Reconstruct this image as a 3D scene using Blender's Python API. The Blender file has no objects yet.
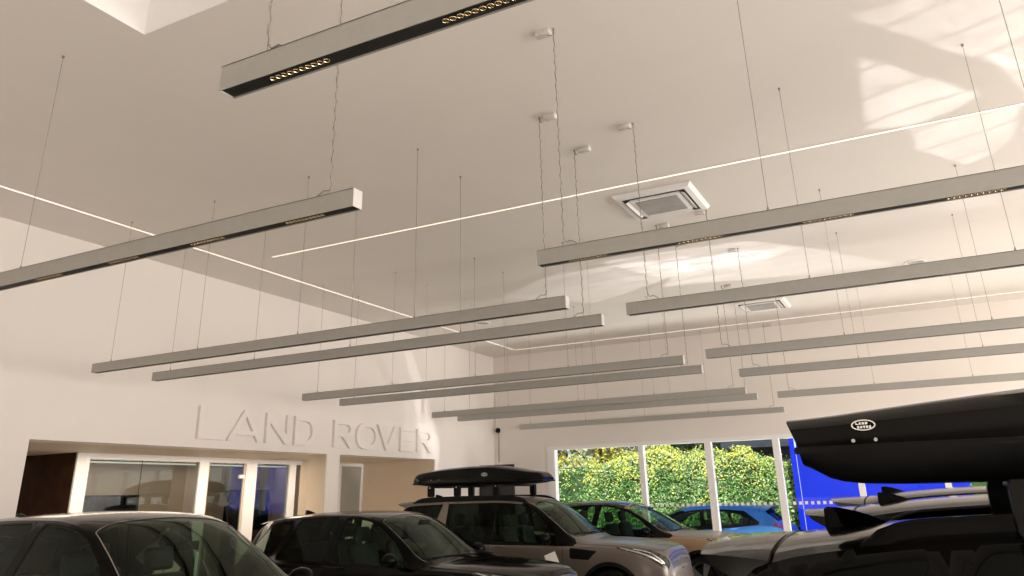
import bpy, bmesh, math, random
import numpy as np
from mathutils import Vector, Matrix
from mathutils.geometry import delaunay_2d_cdt
random.seed(7)
scn = bpy.context.scene
COL = scn.collection
PI = math.pi

# ------------------------------------------------------------------ helpers
def mesh_obj(name, verts, faces, mat=None, parent=None, smooth=False, uv=None):
    me = bpy.data.meshes.new(name)
    me.from_pydata([tuple(map(float, v)) for v in verts], [], faces)
    if mat:
        me.materials.append(mat)
    if smooth:
        me.polygons.foreach_set('use_smooth', [True] * len(me.polygons))
    me.update()
    o = bpy.data.objects.new(name, me)
    COL.objects.link(o)
    if parent:
        o.parent = parent
    return o

class MB:
    """collects shapes that become ONE mesh"""
    def __init__(s):
        s.v = []; s.f = []
    def add(s, vs, fs):
        k = len(s.v); s.v += [tuple(v) for v in vs]; s.f += [tuple(i + k for i in f) for f in fs]; return s
    def box(s, x0, x1, y0, y1, z0, z1):
        return s.add([(x0,y0,z0),(x1,y0,z0),(x1,y1,z0),(x0,y1,z0),(x0,y0,z1),(x1,y0,z1),(x1,y1,z1),(x0,y1,z1)],
                     [(0,3,2,1),(4,5,6,7),(0,1,5,4),(1,2,6,5),(2,3,7,6),(3,0,4,7)])
    def bbox(s, x0, x1, y0, y1, z0, z1, b=.01, seg=2):
        bm = bmesh.new(); bmesh.ops.create_cube(bm, size=1)
        for v in bm.verts:
            v.co = Vector(((x0+x1)/2+v.co.x*(x1-x0), (y0+y1)/2+v.co.y*(y1-y0), (z0+z1)/2+v.co.z*(z1-z0)))
        bmesh.ops.bevel(bm, geom=bm.edges[:], offset=b, segments=seg, profile=.5, affect='EDGES')
        return s.bm(bm)
    def bm(s, bm, mtx=None):
        bm.verts.index_update()
        vs = [(mtx @ v.co) if mtx else v.co.copy() for v in bm.verts]
        fs = [tuple(v.index for v in f.verts) for f in bm.faces]
        bm.free(); return s.add(vs, fs)
    def tube(s, pts, r, n=8, caps=True):
        pts = [Vector(p) for p in pts]
        rs = r if isinstance(r, (list, tuple)) else [r] * len(pts)
        vs = []; fs = []
        up = None
        for i, p in enumerate(pts):
            d = (pts[min(i+1, len(pts)-1)] - pts[max(i-1, 0)]).normalized()
            if up is None:
                a = Vector((0,0,1)) if abs(d.z) < .9 else Vector((1,0,0))
                up = d.cross(a).normalized()
            up = (up - d * up.dot(d)).normalized()
            w = d.cross(up)
            for k in range(n):
                t = 2*PI*k/n
                vs.append(p + (up*math.cos(t) + w*math.sin(t)) * rs[i])
        for i in range(len(pts)-1):
            for k in range(n):
                fs.append((i*n+k, i*n+(k+1)%n, (i+1)*n+(k+1)%n, (i+1)*n+k))
        if caps:
            fs.append(tuple(range(n-1, -1, -1))); fs.append(tuple((len(pts)-1)*n+k for k in range(n)))
        return s.add(vs, fs)
    def lathe(s, prof, mtx=None, n=24, cap=True):
        """prof: list of (r, z) around local z"""
        vs = []; fs = []
        for r, z in prof:
            for k in range(n):
                t = 2*PI*k/n
                p = Vector((r*math.cos(t), r*math.sin(t), z))
                vs.append(mtx @ p if mtx else p)
        for i in range(len(prof)-1):
            for k in range(n):
                fs.append((i*n+k, i*n+(k+1)%n, (i+1)*n+(k+1)%n, (i+1)*n+k))
        if cap:
            fs.append(tuple(range(n-1,-1,-1))); fs.append(tuple((len(prof)-1)*n+k for k in range(n)))
        return s.add(vs, fs)
    def prism(s, poly, fn, d):
        """poly 2D outline -> fn(u,v,w) for w in (0,d)"""
        n = len(poly)
        vs = [fn(u,v,0) for u,v in poly] + [fn(u,v,d) for u,v in poly]
        return s.add(vs, [tuple(range(n-1,-1,-1)), tuple(range(n,2*n))] + [(i,(i+1)%n,n+(i+1)%n,n+i) for i in range(n)])
    def build(s, name, mat=None, parent=None, smooth=False):
        return mesh_obj(name, s.v, s.f, mat, parent, smooth)

def autosmooth(o, ang=35):
    me = o.data
    me.polygons.foreach_set('use_smooth', [True]*len(me.polygons))
    bm = bmesh.new(); bm.from_mesh(me)
    for e in bm.edges:
        if len(e.link_faces) == 2 and e.calc_face_angle(0) > math.radians(ang):
            e.smooth = False
    bm.to_mesh(me); bm.free(); return o

def fixn(o):
    bm = bmesh.new(); bm.from_mesh(o.data)
    bmesh.ops.recalc_face_normals(bm, faces=bm.faces[:]); bm.to_mesh(o.data); bm.free(); return o

def tag(o, label, cat, group=None, kind=None):
    o['label'] = label; o['category'] = cat
    if group: o['group'] = group
    if kind: o['kind'] = kind
    return o
def empty(name, loc=(0,0,0), rz=0):
    o = bpy.data.objects.new(name, None); COL.objects.link(o)
    o.empty_display_size = .2; o.location = loc; o.rotation_euler = (0,0,rz); return o
def struct(o):
    o['kind'] = 'structure'; return o

# ------------------------------------------------------------------ materials
def mat(name, base=(.8,.8,.8), rough=.5, metal=0., coat=0., spec=.5, noise=0., nscale=6., bump=0., bscale=80., emis=None, estr=0., coatr=.05):
    m = bpy.data.materials.new(name); m.use_nodes = True
    nt = m.node_tree; b = nt.nodes['Principled BSDF']
    b.inputs['Base Color'].default_value = (*base, 1); b.inputs['Roughness'].default_value = rough
    b.inputs['Metallic'].default_value = metal; b.inputs['Coat Weight'].default_value = coat
    b.inputs['Coat Roughness'].default_value = coatr
    b.inputs['Specular IOR Level'].default_value = spec
    if emis:
        b.inputs['Emission Color'].default_value = (*emis, 1); b.inputs['Emission Strength'].default_value = estr
    if noise or bump:
        tc = nt.nodes.new('ShaderNodeTexCoord')
    if noise:
        n = nt.nodes.new('ShaderNodeTexNoise'); n.inputs['Scale'].default_value = nscale; n.inputs['Detail'].default_value = 4
        nt.links.new(tc.outputs['Object'], n.inputs['Vector'])
        r = nt.nodes.new('ShaderNodeValToRGB')
        r.color_ramp.elements[0].position = .3; r.color_ramp.elements[1].position = .7
        r.color_ramp.elements[0].color = tuple(c*(1-noise) for c in base)+(1,)
        r.color_ramp.elements[1].color = tuple(min(1,c*(1+noise)) for c in base)+(1,)
        nt.links.new(n.outputs['Fac'], r.inputs['Fac']); nt.links.new(r.outputs['Color'], b.inputs['Base Color'])
    if bump:
        n2 = nt.nodes.new('ShaderNodeTexNoise'); n2.inputs['Scale'].default_value = bscale
        nt.links.new(tc.outputs['Object'], n2.inputs['Vector'])
        bp = nt.nodes.new('ShaderNodeBump'); bp.inputs['Strength'].default_value = bump; bp.inputs['Distance'].default_value = .01
        nt.links.new(n2.outputs['Fac'], bp.inputs['Height']); nt.links.new(bp.outputs['Normal'], b.inputs['Normal'])
    return m

def glass(name, tint=(.8,.9,.85), refl=1.0, rough=0.0, base_refl=.04):
    """thin pane: tinted see-through plus a mirror share that grows towards grazing"""
    m = bpy.data.materials.new(name); m.use_nodes = True
    nt = m.node_tree; nt.nodes.clear()
    out = nt.nodes.new('ShaderNodeOutputMaterial'); mix = nt.nodes.new('ShaderNodeMixShader')
    t = nt.nodes.new('ShaderNodeBsdfTransparent'); t.inputs['Color'].default_value = (*tint,1)
    g = nt.nodes.new('ShaderNodeBsdfGlossy'); g.inputs['Color'].default_value = (refl*.86,refl*.97,refl*.88,1) if refl < 1 else (1,1,1,1); g.inputs['Roughness'].default_value = rough
    fr = nt.nodes.new('ShaderNodeFresnel'); fr.inputs['IOR'].default_value = 1.5
    mx = nt.nodes.new('ShaderNodeMath'); mx.operation = 'MULTIPLY_ADD'
    mx.inputs[1].default_value = .75; mx.inputs[2].default_value = base_refl-.02; mx.use_clamp = True
    nt.links.new(fr.outputs[0], mx.inputs[0]); nt.links.new(mx.outputs[0], mix.inputs[0])
    nt.links.new(t.outputs[0], mix.inputs[1]); nt.links.new(g.outputs[0], mix.inputs[2]); nt.links.new(mix.outputs[0], out.inputs[0])
    return m

M = {}
M['ceiling'] = mat('ceiling_paint', (.81,.765,.71), .55, noise=.012, nscale=1.5)
M['wall'] = mat('wall_paint', (.84,.785,.735), .6, noise=.015, nscale=1.2)
M['sand'] = mat('sand_paint', (.74,.62,.49), .65, noise=.02, nscale=2)
M['soffit'] = mat('soffit_paint', (.70,.60,.48), .6, noise=.02)
M['white'] = mat('white_trim', (.86,.84,.82), .4, noise=.01)
M['frame'] = mat('window_frame_white', (.90,.885,.88), .35, noise=.01)
M['brown'] = mat('dark_wood_panel', (.050,.020,.008), .6, spec=.1, noise=.35, nscale=5)
M['alu'] = mat('anodised_aluminium', (.42,.412,.385), .42, metal=.35, noise=.03, nscale=20)
M['black'] = mat('black_baffle', (.008,.008,.009), .5, noise=.1)
M['blackplastic'] = mat('black_plastic', (.005,.005,.005), .45, spec=.14, noise=.15, nscale=12)
M['lens'] = mat('gold_reflector', (.75,.60,.36), .18, metal=1., noise=.1, nscale=60)
M['wire'] = mat('steel_wire', (.30,.285,.25), .4, metal=.6, noise=.1)
M['cable'] = mat('clear_cable', (.26,.23,.19), .4, noise=.2, nscale=90)
M['led'] = mat('led_diffuser', (.9,.85,.8), .5, emis=(1.,.86,.66), estr=1.15)
M['grille'] = mat('vent_grille', (.45,.43,.41), .6, noise=.1)
M['dark'] = mat('dark_slot', (.03,.03,.03), .6)
M['floor'] = mat('floor_tile', (.62,.58,.53), .25, noise=.05, nscale=1.5)
M['glass'] = glass('window_glass', (.93,.96,.95), 1., 0, .04)
M['office_glass'] = glass('office_glass', (.62,.62,.58), 1., 0.0, .075)
M['screen'] = mat('dark_screen', (.006,.007,.009), .12, noise=.2)
M['blue'] = mat('blue_banner', (.002,.022,.55), .5, spec=.2, noise=.06, nscale=2)
M['bluelight'] = mat('banner_print', (.55,.62,.9), .5)
M['yellow'] = mat('banner_yellow', (.9,.65,.05), .5)
M['asphalt'] = mat('asphalt', (.22,.21,.20), .9, noise=.2, nscale=8, bump=.2)
M['roofdark'] = mat('dark_roof', (.02,.022,.026), .7, noise=.3, nscale=3)

# floor tile joints
def tile_floor():
    m = M['floor']; nt = m.node_tree; b = nt.nodes['Principled BSDF']
    tc = nt.nodes.new('ShaderNodeTexCoord'); br = nt.nodes.new('ShaderNodeTexBrick')
    br.offset = 0; br.inputs['Scale'].default_value = 1; br.inputs['Brick Width'].default_value = .9; br.inputs['Row Height'].default_value = .9
    br.inputs['Mortar Size'].default_value = .004
    br.inputs['Color1'].default_value = (.70,.65,.59,1); br.inputs['Color2'].default_value = (.68,.635,.58,1); br.inputs['Mortar'].default_value = (.3,.28,.26,1)
    nt.links.new(tc.outputs['Object'], br.inputs['Vector']); nt.links.new(br.outputs['Color'], b.inputs['Base Color'])
tile_floor()

# ------------------------------------------------------------------ the room
HC = 1.87; ZC = 5.17; XL = -9.44; XR = 9.5; YB = 17.3; YF = -7.0; ZS = 2.63
XG = -11.37           # office glazing line
struct(mesh_obj('floor', [(XL-4,YF,0),(XR,YF,0),(XR,YB,0),(XL-4,YB,0)], [(0,1,2,3)], M['floor']))
# ceiling with a skylight opening
SX0, SX1, SY0, SY1 = -4.66, -2.95, .5, 3.17
b = MB()
for x0,x1,y0,y1 in ((XL-4,SX0,YF-.2,YB+.2),(SX1,XR+.2,YF-.2,YB+.2),(SX0,SX1,YF-.2,SY0),(SX0,SX1,SY1,YB+.2)):
    b.add([(x0,y0,ZC),(x1,y0,ZC),(x1,y1,ZC),(x0,y1,ZC)], [(0,3,2,1)])
    b.add([(x0,y0,ZC+.3),(x1,y0,ZC+.3),(x1,y1,ZC+.3),(x0,y1,ZC+.3)], [(0,1,2,3)])
struct(b.build('ceiling', M['ceiling']))
b = MB(); h = 1.1; w = .12
z_ = ZC+.004
b.box(SX0-w,SX0,SY0-w,SY1+w,z_,ZC+h).box(SX1,SX1+w,SY0-w,SY1+w,z_,ZC+h).box(SX0,SX1,SY0-w,SY0,z_,ZC+h).box(SX0,SX1,SY1,SY1+w,z_,ZC+h)
struct(b.build('trim_1', M['white']))      # skylight shaft
M['opal'] = bpy.data.materials.new('opal_glazing'); M['opal'].use_nodes = True
nt = M['opal'].node_tree; nt.nodes.clear()
o_ = nt.nodes.new('ShaderNodeOutputMaterial'); tr = nt.nodes.new('ShaderNodeBsdfTranslucent'); tr.inputs['Color'].default_value = (.42,.39,.35,1)
nt.links.new(tr.outputs[0], o_.inputs[0])
sk = struct(MB().box(SX0-w,SX1+w,SY0-w,SY1+w,ZC+h,ZC+h+.03).build('window_4', M['opal']))
# left wall : upper band, piers, thickness .4
T = .4
b = MB()
b.box(XL-T, XL, YF, YB, ZS, ZC)
b.box(XL-T, XL, YF, 5.80, 0, ZS)
b.box(XL-T, XL, 11.13, 11.48, 0, ZS)
b.box(XL-T, XL, 14.63, YB, 0, ZS)
struct(b.build('wall_left', M['wall']))
# corridor behind it
b = MB(); b.box(XL-4, XL-T, YF, YB, ZS, ZS+.1)
struct(b.build('trim_2', M['soffit']))     # corridor soffit
b = MB(); b.box(XG-2.6, XL-T, 14.63, 14.8, 0, ZS)
struct(b.build('wall_corridor_end', M['sand']))
b = MB(); b.box(XG-2.6, XG, 7.74, 7.86, 0, ZS)
struct(b.build('wall_office_side', M['brown']))
b = MB(); b.box(XG-2.6-.1, XG-2.6, YF, 14.8, 0, ZS)
struct(b.build('wall_office_back', M['sand']))
b = MB(); b.box(XG-.1, XG, 12.62, 13.82, 0, ZS); b.box(XG-.1, XG, 13.82, 14.63, 2.57, ZS)
struct(b.build('wall_corridor', M['sand']))
# pier lining in sand colour (right-hand reveal of the first opening)
struct(MB().box(XL-T, XL-.012, 11.118, 11.13, 0, ZS).build('trim_3', M['sand']))
struct(MB().box(XL-T-.01, XL-.004, 14.618, 14.63, 0, ZS-.002).build('trim_5', M['sand']))
# back wall with window openings
WX0, WX1, WZ1 = -8.0, 4.2, 2.90
b = MB()
b.box(XL-.2, WX0, YB, YB+.25, 0, ZC); b.box(WX1, XR+.2, YB, YB+.25, 0, ZC); b.box(WX0, WX1, YB, YB+.25, WZ1, ZC)
b.box(WX0, WX1, YB, YB+.25, 0, .25)
struct(b.build('wall_back', M['wall']))
# right wall and front wall, mostly glass (both outside the frame)
def glazed_wall(name, wname, axis, at_, a0, a1, n):
    b = MB(); fr = MB(); g = MB()
    def bx(mb, p0, p1, q0, q1, z0, z1):
        if axis == 'x': mb.box(q0,q1,p0,p1,z0,z1)
        else: mb.box(p0,p1,q0,q1,z0,z1)
    t0, t1 = (at_, at_+.25) if at_ > 0 else (at_-.25, at_)
    bx(b, a0, a1, t0, t1, 3.6, ZC+.3); bx(b, a0, a1, t0, t1, 0, .2)
    struct(b.build(name, M['wall']))
    st = (a1-a0)/n
    for i in range(n+1):
        c = a0+i*st; bx(fr, c-.05, c+.05, t0+.05, t1-.05, .2, 3.6)
    bx(fr, a0, a1, t0+.06, t1-.06, 2.5, 2.58)
    w_ = struct(fr.build(wname, M['frame']))
    m_ = (t0+t1)/2
    if axis == 'x': g.add([(m_,a0,.2),(m_,a1,.2),(m_,a1,3.6),(m_,a0,3.6)], [(0,1,2,3)])
    else: g.add([(a0,m_,.2),(a1,m_,.2),(a1,m_,3.6),(a0,m_,3.6)], [(0,1,2,3)])
    struct(g.build('window_pane', M['glass'], w_))
glazed_wall('wall_right', 'window_2', 'x', XR, YF, YB, 10)
M['frontwall'] = mat('front_wall_paint', (.20,.185,.17), .7, noise=.03)
struct(MB().box(XL-4, XR+.2, YF-.25, YF, 1.45, ZC).box(XL-4, -9.3, YF-.25, YF, 0, 1.45).box(7.3, XR+.2, YF-.25, YF, 0, 1.45).build('wall_front', M['frontwall']))
b = MB()
for k in range(9): b.box(-9.3+k*2.065, -9.22+k*2.065, YF-.2, YF-.1, .06, 1.40)
b.box(-9.3, 7.3, YF-.2, YF-.1, 0, .06).box(-9.3, 7.3, YF-.2, YF-.1, 1.40, 1.45)
w_ = struct(b.build('window_3', M['frame']))
struct(MB().add([(-9.3,YF-.15,.06),(7.3,YF-.15,.06),(7.3,YF-.15,1.4),(-9.3,YF-.15,1.4)], [(0,1,2,3)]).build('window_pane', M['glass'], w_))

# back window: frame, mullions, panes, dotted safety band
b = MB()
y0, y1 = YB-.02, YB+.16
zt_ = WZ1-.055
b.box(WX0-.02, WX0+.17, y0, y1, .33, zt_)         # wide left jamb
b.box(WX0-.02, WX1, y0, y1, zt_, WZ1+.02)
b.box(WX0-.02, WX1, y0, y1, .25, .33)
MUL = [(-5.78,-5.67),(-4.29,-4.15),(-2.87,-2.74),(-1.35,-1.24),(.15,.26),(1.6,1.71),(3.0,3.1)]
for a,c in MUL: b.box(a, c, y0+.02, y1, .33, zt_)
b.box(WX1-.06, WX1, y0, y1, .33, zt_)
wf = struct(b.build('window_1', M['frame']))
g = MB(); g.add([(WX0,YB+.08,.33),(WX1,YB+.08,.33),(WX1,YB+.08,WZ1),(WX0,YB+.08,WZ1)], [(0,1,2,3)])
struct(g.build('window_pane', M['glass'], wf))
g = MB()
x = -5.62
while x < 4.1:
    if not any(a-.04 < x+.03 < c+.04 for a,c in MUL):
        g.box(x, x+.06, YB+.069, YB+.076, 1.555, 1.615)
    x += .115
struct(g.build('safety_dots', M['white'], wf))
# small dark shadow-gap trim over the corner / cable trunking at the corner
tr_ = struct(MB().box(XL+.06, XL+.085, YB-.02, YB, 2.62, 4.2).build('trim_4', M['wall']))

# office glazing
gz = MB()
Zh = 2.63; t_ = .06
def post(a, c): gz.box(XG-t_, XG+t_*.6, a, c, .1, 2.545)
post(7.87, 7.95); post(10.04,10.24); post(11.13,11.40); post(12.28,12.46)
gz.box(XG-t_, XG+t_*.6, 7.87, 12.62, 2.545, Zh-.003)
gz.box(XG-t_, XG+t_*.6, 7.87, 12.62, 0, .1)
gz.box(XG, XG+t_*.6, 7.74, 7.868, 0, Zh-.003)
of = struct(gz.build('window_5', M['frame']))
g = MB()
for a,c in ((7.95,10.04),(11.40,12.28),(12.46,12.62)):
    g.add([(XG,a,.1),(XG,c,.1),(XG,c,2.545),(XG,a,2.545)], [(0,1,2,3)])
struct(g.build('window_pane', M['office_glass'], of))
g = MB()
for yy in (8.9,): g.box(XG-.004, XG+.004, yy-.004, yy+.004, .1, 2.545)
struct(g.build('window_joint', M['dark'], of))
# glass door
d = struct(MB().add([(XG,10.25,.02),(XG,11.12,.02),(XG,11.12,2.54),(XG,10.25,2.54)], [(0,1,2,3)]).build('door_1', M['office_glass']))
struct(MB().box(XG-.012, XG+.012, 10.25, 10.28, .02, 2.54).box(XG-.012, XG+.012, 11.095, 11.12, .02, 2.54).build('door_edge', M['sand'], d))
struct(MB().bbox(XG-.03, XG+.03, 10.98, 11.12, 2.28, 2.34, .008).build('hinge', M['white'], d))
struct(MB().tube([(XG+.05,10.33,.9),(XG+.05,10.33,1.3)], .014).build('door_handle', M['alu'], d))
# solid door at the corridor end
d2 = MB().box(XG-.03, XG+.01, 13.88, 14.56, .02, 2.54)
M['door_grey'] = mat('grey_door', (.34,.33,.29), .5, noise=.03)
d2 = struct(d2.build('door_2', M['door_grey']))
struct(MB().box(XG-.04, XG+.03, 13.80, 13.88, 0, 2.545).box(XG-.04, XG+.03, 14.56, 14.627, 0, 2.545).box(XG-.04, XG+.03, 13.80, 14.627, 2.545, 2.60).build('door_frame', M['white'], d2))
struct(MB().tube([(XG+.06,13.95,1.0),(XG+.06,14.07,1.0)], .012).tube([(XG,13.95,1.0),(XG+.06,13.95,1.0)], .01).build('door_handle', M['alu'], d2))
# things in the office
r = empty('wall_screen', (XG-2.58, 10.2, 1.3)); tag(r, 'large black screen on the office back wall, behind the glass door', 'screen')
MB().bbox(0,.05,-1.3,.72,-.55,.75,.01).build('panel', M['blackplastic'], r)
MB().box(.05,.054,-1.27,.69,-.52,.72).build('display', M['screen'], r)
r = empty('display_totem', (XG-.75, 12.2, 0)); tag(r, 'tall black display screen standing inside the office behind the narrow pane', 'display')
MB().bbox(-.05,.05,-.75,.35,.25,2.1,.012).build('panel', M['screen'], r)
MB().bbox(-.2,.2,-.5,.1,0,.04,.01).box(-.04,.04,-.3,-.1,.04,.3).build('stand', M['blackplastic'], r)
r = empty('blue_poster', (XG-.35, 12.93, 0)); tag(r, 'narrow blue poster stand with white lettering block behind the office glass', 'poster')
M['poster'] = mat('poster_blue', (.02,.10,.42), .4, noise=.5, nscale=3)
MB().bbox(-.012,.012,-.33,.33,.35,2.4,.004).build('panel', M['poster'], r)
MB().box(.0125,.014,-.28,.28,1.52,1.56).box(.0125,.014,-.28,.28,1.72,1.80).build('print', M['white'], r)
MB().bbox(-.15,.15,-.3,.3,0,.03,.008).box(-.01,.01,-.02,.02,.03,.36).build('foot', M['blackplastic'], r)
# dark screen near the corner
r = empty('freestanding_screen', (-8.98, 16.55, 0)); tag(r, 'dark freestanding screen by the room corner, just above the far roof box', 'screen')
MB().bbox(-.45,.45,-.04,.04,1.45,2.54,.01).build('panel', M['screen'], r)
MB().bbox(-.3,.3,-.22,.22,0,.03,.01).box(-.05,.05,-.02,.02,.03,1.5).build('stand', M['blackplastic'], r)
# camera on the wall
r = empty('security_camera', (XL+.13, YB, 3.37)); tag(r, 'small black dome security camera high on the back wall corner', 'camera')
fixn(MB().lathe([(.05,0),(.05,.03)], Matrix.Rotation(PI/2,4,'X'), 16).build('mount', M['white'], r))
fixn(MB().lathe([(.001,.12),(.03,.115),(.052,.09),(.06,.06),(.06,.03)], Matrix.Rotation(PI/2,4,'X'), 16, False).build('dome', M['blackplastic'], r))
MB().tube([(0,-.012,-.05),(0,-.012,-.75)], .008).build('cable', M['cable'], r)
fixn(MB().bbox(-.05,.05,-.05,0,-.95,-.73,.02).build('junction_box', M['wall'], r))

# ------------------------------------------------------------------ lettering
def glyph(ch, bold=0.0):
    cu = bpy.data.curves.new('glyph', 'FONT'); cu.body = ch; cu.size = 1; cu.offset = bold
    cu.fill_mode = 'FRONT'
    o = bpy.data.objects.new('glyph', cu)
    COL.objects.link(o)
    dg = bpy.context.evaluated_depsgraph_get()
    me = bpy.data.meshes.new_from_object(o.evaluated_get(dg))
    bpy.data.objects.remove(o); bpy.data.curves.remove(cu)
    V = np.array([v.co[:2] for v in me.vertices]); F = [tuple(p.vertices) for p in me.polygons]
    bpy.data.meshes.remove(me)
    lo = V.min(0); hi = V.max(0)
    return (V-lo)/(hi-lo), F, (hi-lo)
def extr(V, F, fn, d):
    n = len(V)
    from collections import Counter
    ec = Counter()
    for f in F:
        for i in range(len(f)): ec[tuple(sorted((f[i], f[(i+1)%len(f)])))] += 1
    mb = MB()
    vs = [fn(u,v,0) for u,v in V]+[fn(u,v,d) for u,v in V]
    fs = [tuple(i+n for i in f) for f in F]
    for f in F:
        for i in range(len(f)):
            a,c = f[i], f[(i+1)%len(f)]
            if ec[tuple(sorted((a,c)))] == 1: fs.append((a,c,c+n,a+n))
    return mb.add(vs, fs)
LET = [('L',8.22,8.75),('A',8.78,9.50),('N',9.57,10.12),('D',10.23,10.75),('R',11.24,11.80),('O',11.88,12.54),('V',12.52,13.18),('E',13.28,13.76),('R',13.88,14.46)]
sg = empty('wall_sign', (XL, 11.3, 2.75)); tag(sg, 'large raised white lettering LAND ROVER on the left wall above the openings', 'sign')
M['letter'] = mat('letter_white', (.85,.80,.755), .45, noise=.01)
from mathutils.geometry import tessellate_polygon
def arc(cx, cy, rx, ry, a0, a1, n=16, p=2.5):
    out = []
    for k in range(n+1):
        a = math.radians(a0+(a1-a0)*k/n); c, s = math.cos(a), math.sin(a)
        out.append((cx+rx*math.copysign(abs(c)**(2/p), c), cy+ry*math.copysign(abs(s)**(2/p), s)))
    return out
def letter_loops(ch, w, h, s):
    g = s*.86       # horizontal strokes a touch thinner
    if ch == 'L': return [[(0,0),(w,0),(w,g),(s,g),(s,h),(0,h)]]
    if ch == 'E': return [[(0,0),(w,0),(w,g),(s,g),(s,h*.5-g*.45),(w*.93,h*.5-g*.45),(w*.93,h*.5+g*.45),(s,h*.5+g*.45),(s,h-g),(w,h-g),(w,h),(0,h)]]
    if ch == 'N': return [[(0,0),(s*.95,0),(s*.95,h*.68),(w-s*1.15,0),(w,0),(w,h),(w-s*.95,h),(w-s*.95,h*.32),(s*1.15,h),(0,h)]]
    if ch == 'V': return [[(w/2-s*.55,0),(w/2+s*.55,0),(w,h),(w-s*1.12,h),(w/2,h*.22),(s*1.12,h),(0,h)]]
    if ch == 'A':
        y1, y2 = h*.20, h*.20+g*.85
        def xl(y): return s*1.12+(w/2-s*1.12)*y/(h*.80)
        return [[(0,0),(s*1.12,0),(xl(y1),y1),(w-xl(y1),y1),(w-s*1.12,0),(w,0),(w/2+s*.55,h),(w/2-s*.55,h)],
                [(xl(y2),y2),(w-xl(y2),y2),(w/2,h*.80)]]
    if ch == 'O': return [arc(w/2,h/2,w/2,h/2*1.02,0,360,40)[:-1], arc(w/2,h/2,w/2-s,h/2*1.02-g,0,360,40)[:-1]]
    if ch == 'D':
        o = [(0,0),(w*.45,0)]+arc(w*.45,h/2,w*.55,h/2,-90,90,24)[1:-1]+[(w*.45,h),(0,h)]
        i = [(s,g),(w*.45,g)]+arc(w*.45,h/2,w*.55-s,h/2-g,-90,90,24)[1:-1]+[(w*.45,h-g),(s,h-g)]
        return [o, i]
    if ch == 'R':
        b0 = h*.40; m = (h+b0)/2; r_ = (h-b0)/2
        o = [(0,0),(s,0),(s,b0),(w*.42,b0),(w-s*1.2,0),(w,0),(w*.70,b0+.012)]+arc(w*.58,m,w*.38,r_,-60,90,16,2.2)+[(0,h)]
        i = [(s,b0+g*.9),(w*.58,b0+g*.9)]+arc(w*.58,m+.0,w*.38-s,r_-g*.9,-90,90,12,2.2)[1:-1]+[(w*.58,h-g*.9),(s,h-g*.9)]
        return [o, i]
def solid_letter(ch, w, h, s, fn, d):
    lp = letter_loops(ch, w, h, s)
    flat = [q for l in lp for q in l]; n = len(flat)
    tri = tessellate_polygon([[Vector((x,y,0)) for x,y in l] for l in lp])
    vs = [fn(x,y,0) for x,y in flat]+[fn(x,y,d) for x,y in flat]
    fs = [(a+n,b+n,c+n) for a,b,c in tri]
    k = 0
    for l in lp:
        m = len(l)
        for i in range(m): fs.append((k+i,k+(i+1)%m,n+k+(i+1)%m,n+k+i))
        k += m
    return MB().add(vs, fs)
for ch,a,c in LET:
    o = solid_letter(ch, c-a, .47, .088, lambda u,v,w_: (w_, a-11.3+u, v), .05).build('letter', M['letter'], sg)
    fixn(o)

# ------------------------------------------------------------------ ceiling fittings
def led(name, label, x0,x1,y0,y1):
    r = empty(name, ((x0+x1)/2,(y0+y1)/2,ZC)); tag(r, label, 'light strip')
    a,c = (x1-x0)/2, (y1-y0)/2
    MB().box(-a,a,-c,c,-.004,-.001).build('diffuser', M['led'], r)
    e = .006
    MB().box(-a-e,a+e,-c-e,-c,-.006,-.001).box(-a-e,a+e,c,c+e,-.006,-.001).box(-a-e,-a,-c,c,-.006,-.001).box(a,a+e,-c,c,-.006,-.001).build('frame', M['white'], r)
led('led_strip', 'thin glowing strip running along the ceiling beside the left wall', -8.484,-8.454, -3,16.58)
led('led_strip', 'thin glowing strip crossing the middle of the ceiling beside the air vent', -7.88, 8.2, 7.857,7.887)
led('led_strip', 'thin glowing strip across the ceiling close to the back wall', -8.44, 8.2, 16.6,16.635)
def cassette(x, y, label):
    r = empty('air_conditioner', (x,y,ZC)); tag(r, label, 'air conditioner', 'ceiling air conditioners')
    s = .475
    b = MB()
    # bevelled square frame: outer rim to inner rim, inner field
    o4 = [(-s,-s),(s,-s),(s,s),(-s,s)]; i4 = [(p*.80,q*.80) for p,q in o4]
    vs = [(p,q,-.002) for p,q in o4]+[(p,q,-.045) for p,q in [(a*.93,c*.93) for a,c in o4]]+[(p,q,-.05) for p,q in i4]
    fs = []
    for k in range(2):
        for i in range(4): fs.append((4*k+i,4*k+(i+1)%4,4*k+4+(i+1)%4,4*k+4+i))
    b.add(vs, fs)
    b.box(-.30,.30,-.30,.30,-.055,-.03)
    fixn(b.build('frame', M['white'], r))
    MB().box(-s*.81,s*.81,-s*.81,s*.81,-.034,-.028).build('recess', M['dark'], r)
    g = MB(); g.box(-.255,.255,-.255,.255,-.058,-.0551)
    for k in range(17):
        t = -.24+k*.03; g.box(t-.006,t+.006,-.25,.25,-.064,-.058)
    for k in range(9):
        t = -.24+k*.06; g.box(-.25,.25,t-.005,t+.005,-.063,-.058)
    g.build('intake_grille', M['grille'], r)
    for k in range(4):
        a = PI/2*k; m_ = Matrix.Rotation(a,4,'Z')
        bm = bmesh.new(); bmesh.ops.create_cube(bm, size=1)
        q = m_ @ Matrix.Translation((0,-.335,-.052)) @ Matrix.Rotation(.45,4,'X') @ Matrix.Diagonal((.58,.045,.008,1))
        MB().bm(bm, q).build('louvre', M['white'], r)
cassette(-2.34, 8.60, 'large square white air conditioner on the ceiling below the middle light strip')
cassette(-2.33, 14.95, 'smaller-looking far square air conditioner on the ceiling near the back wall')
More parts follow.
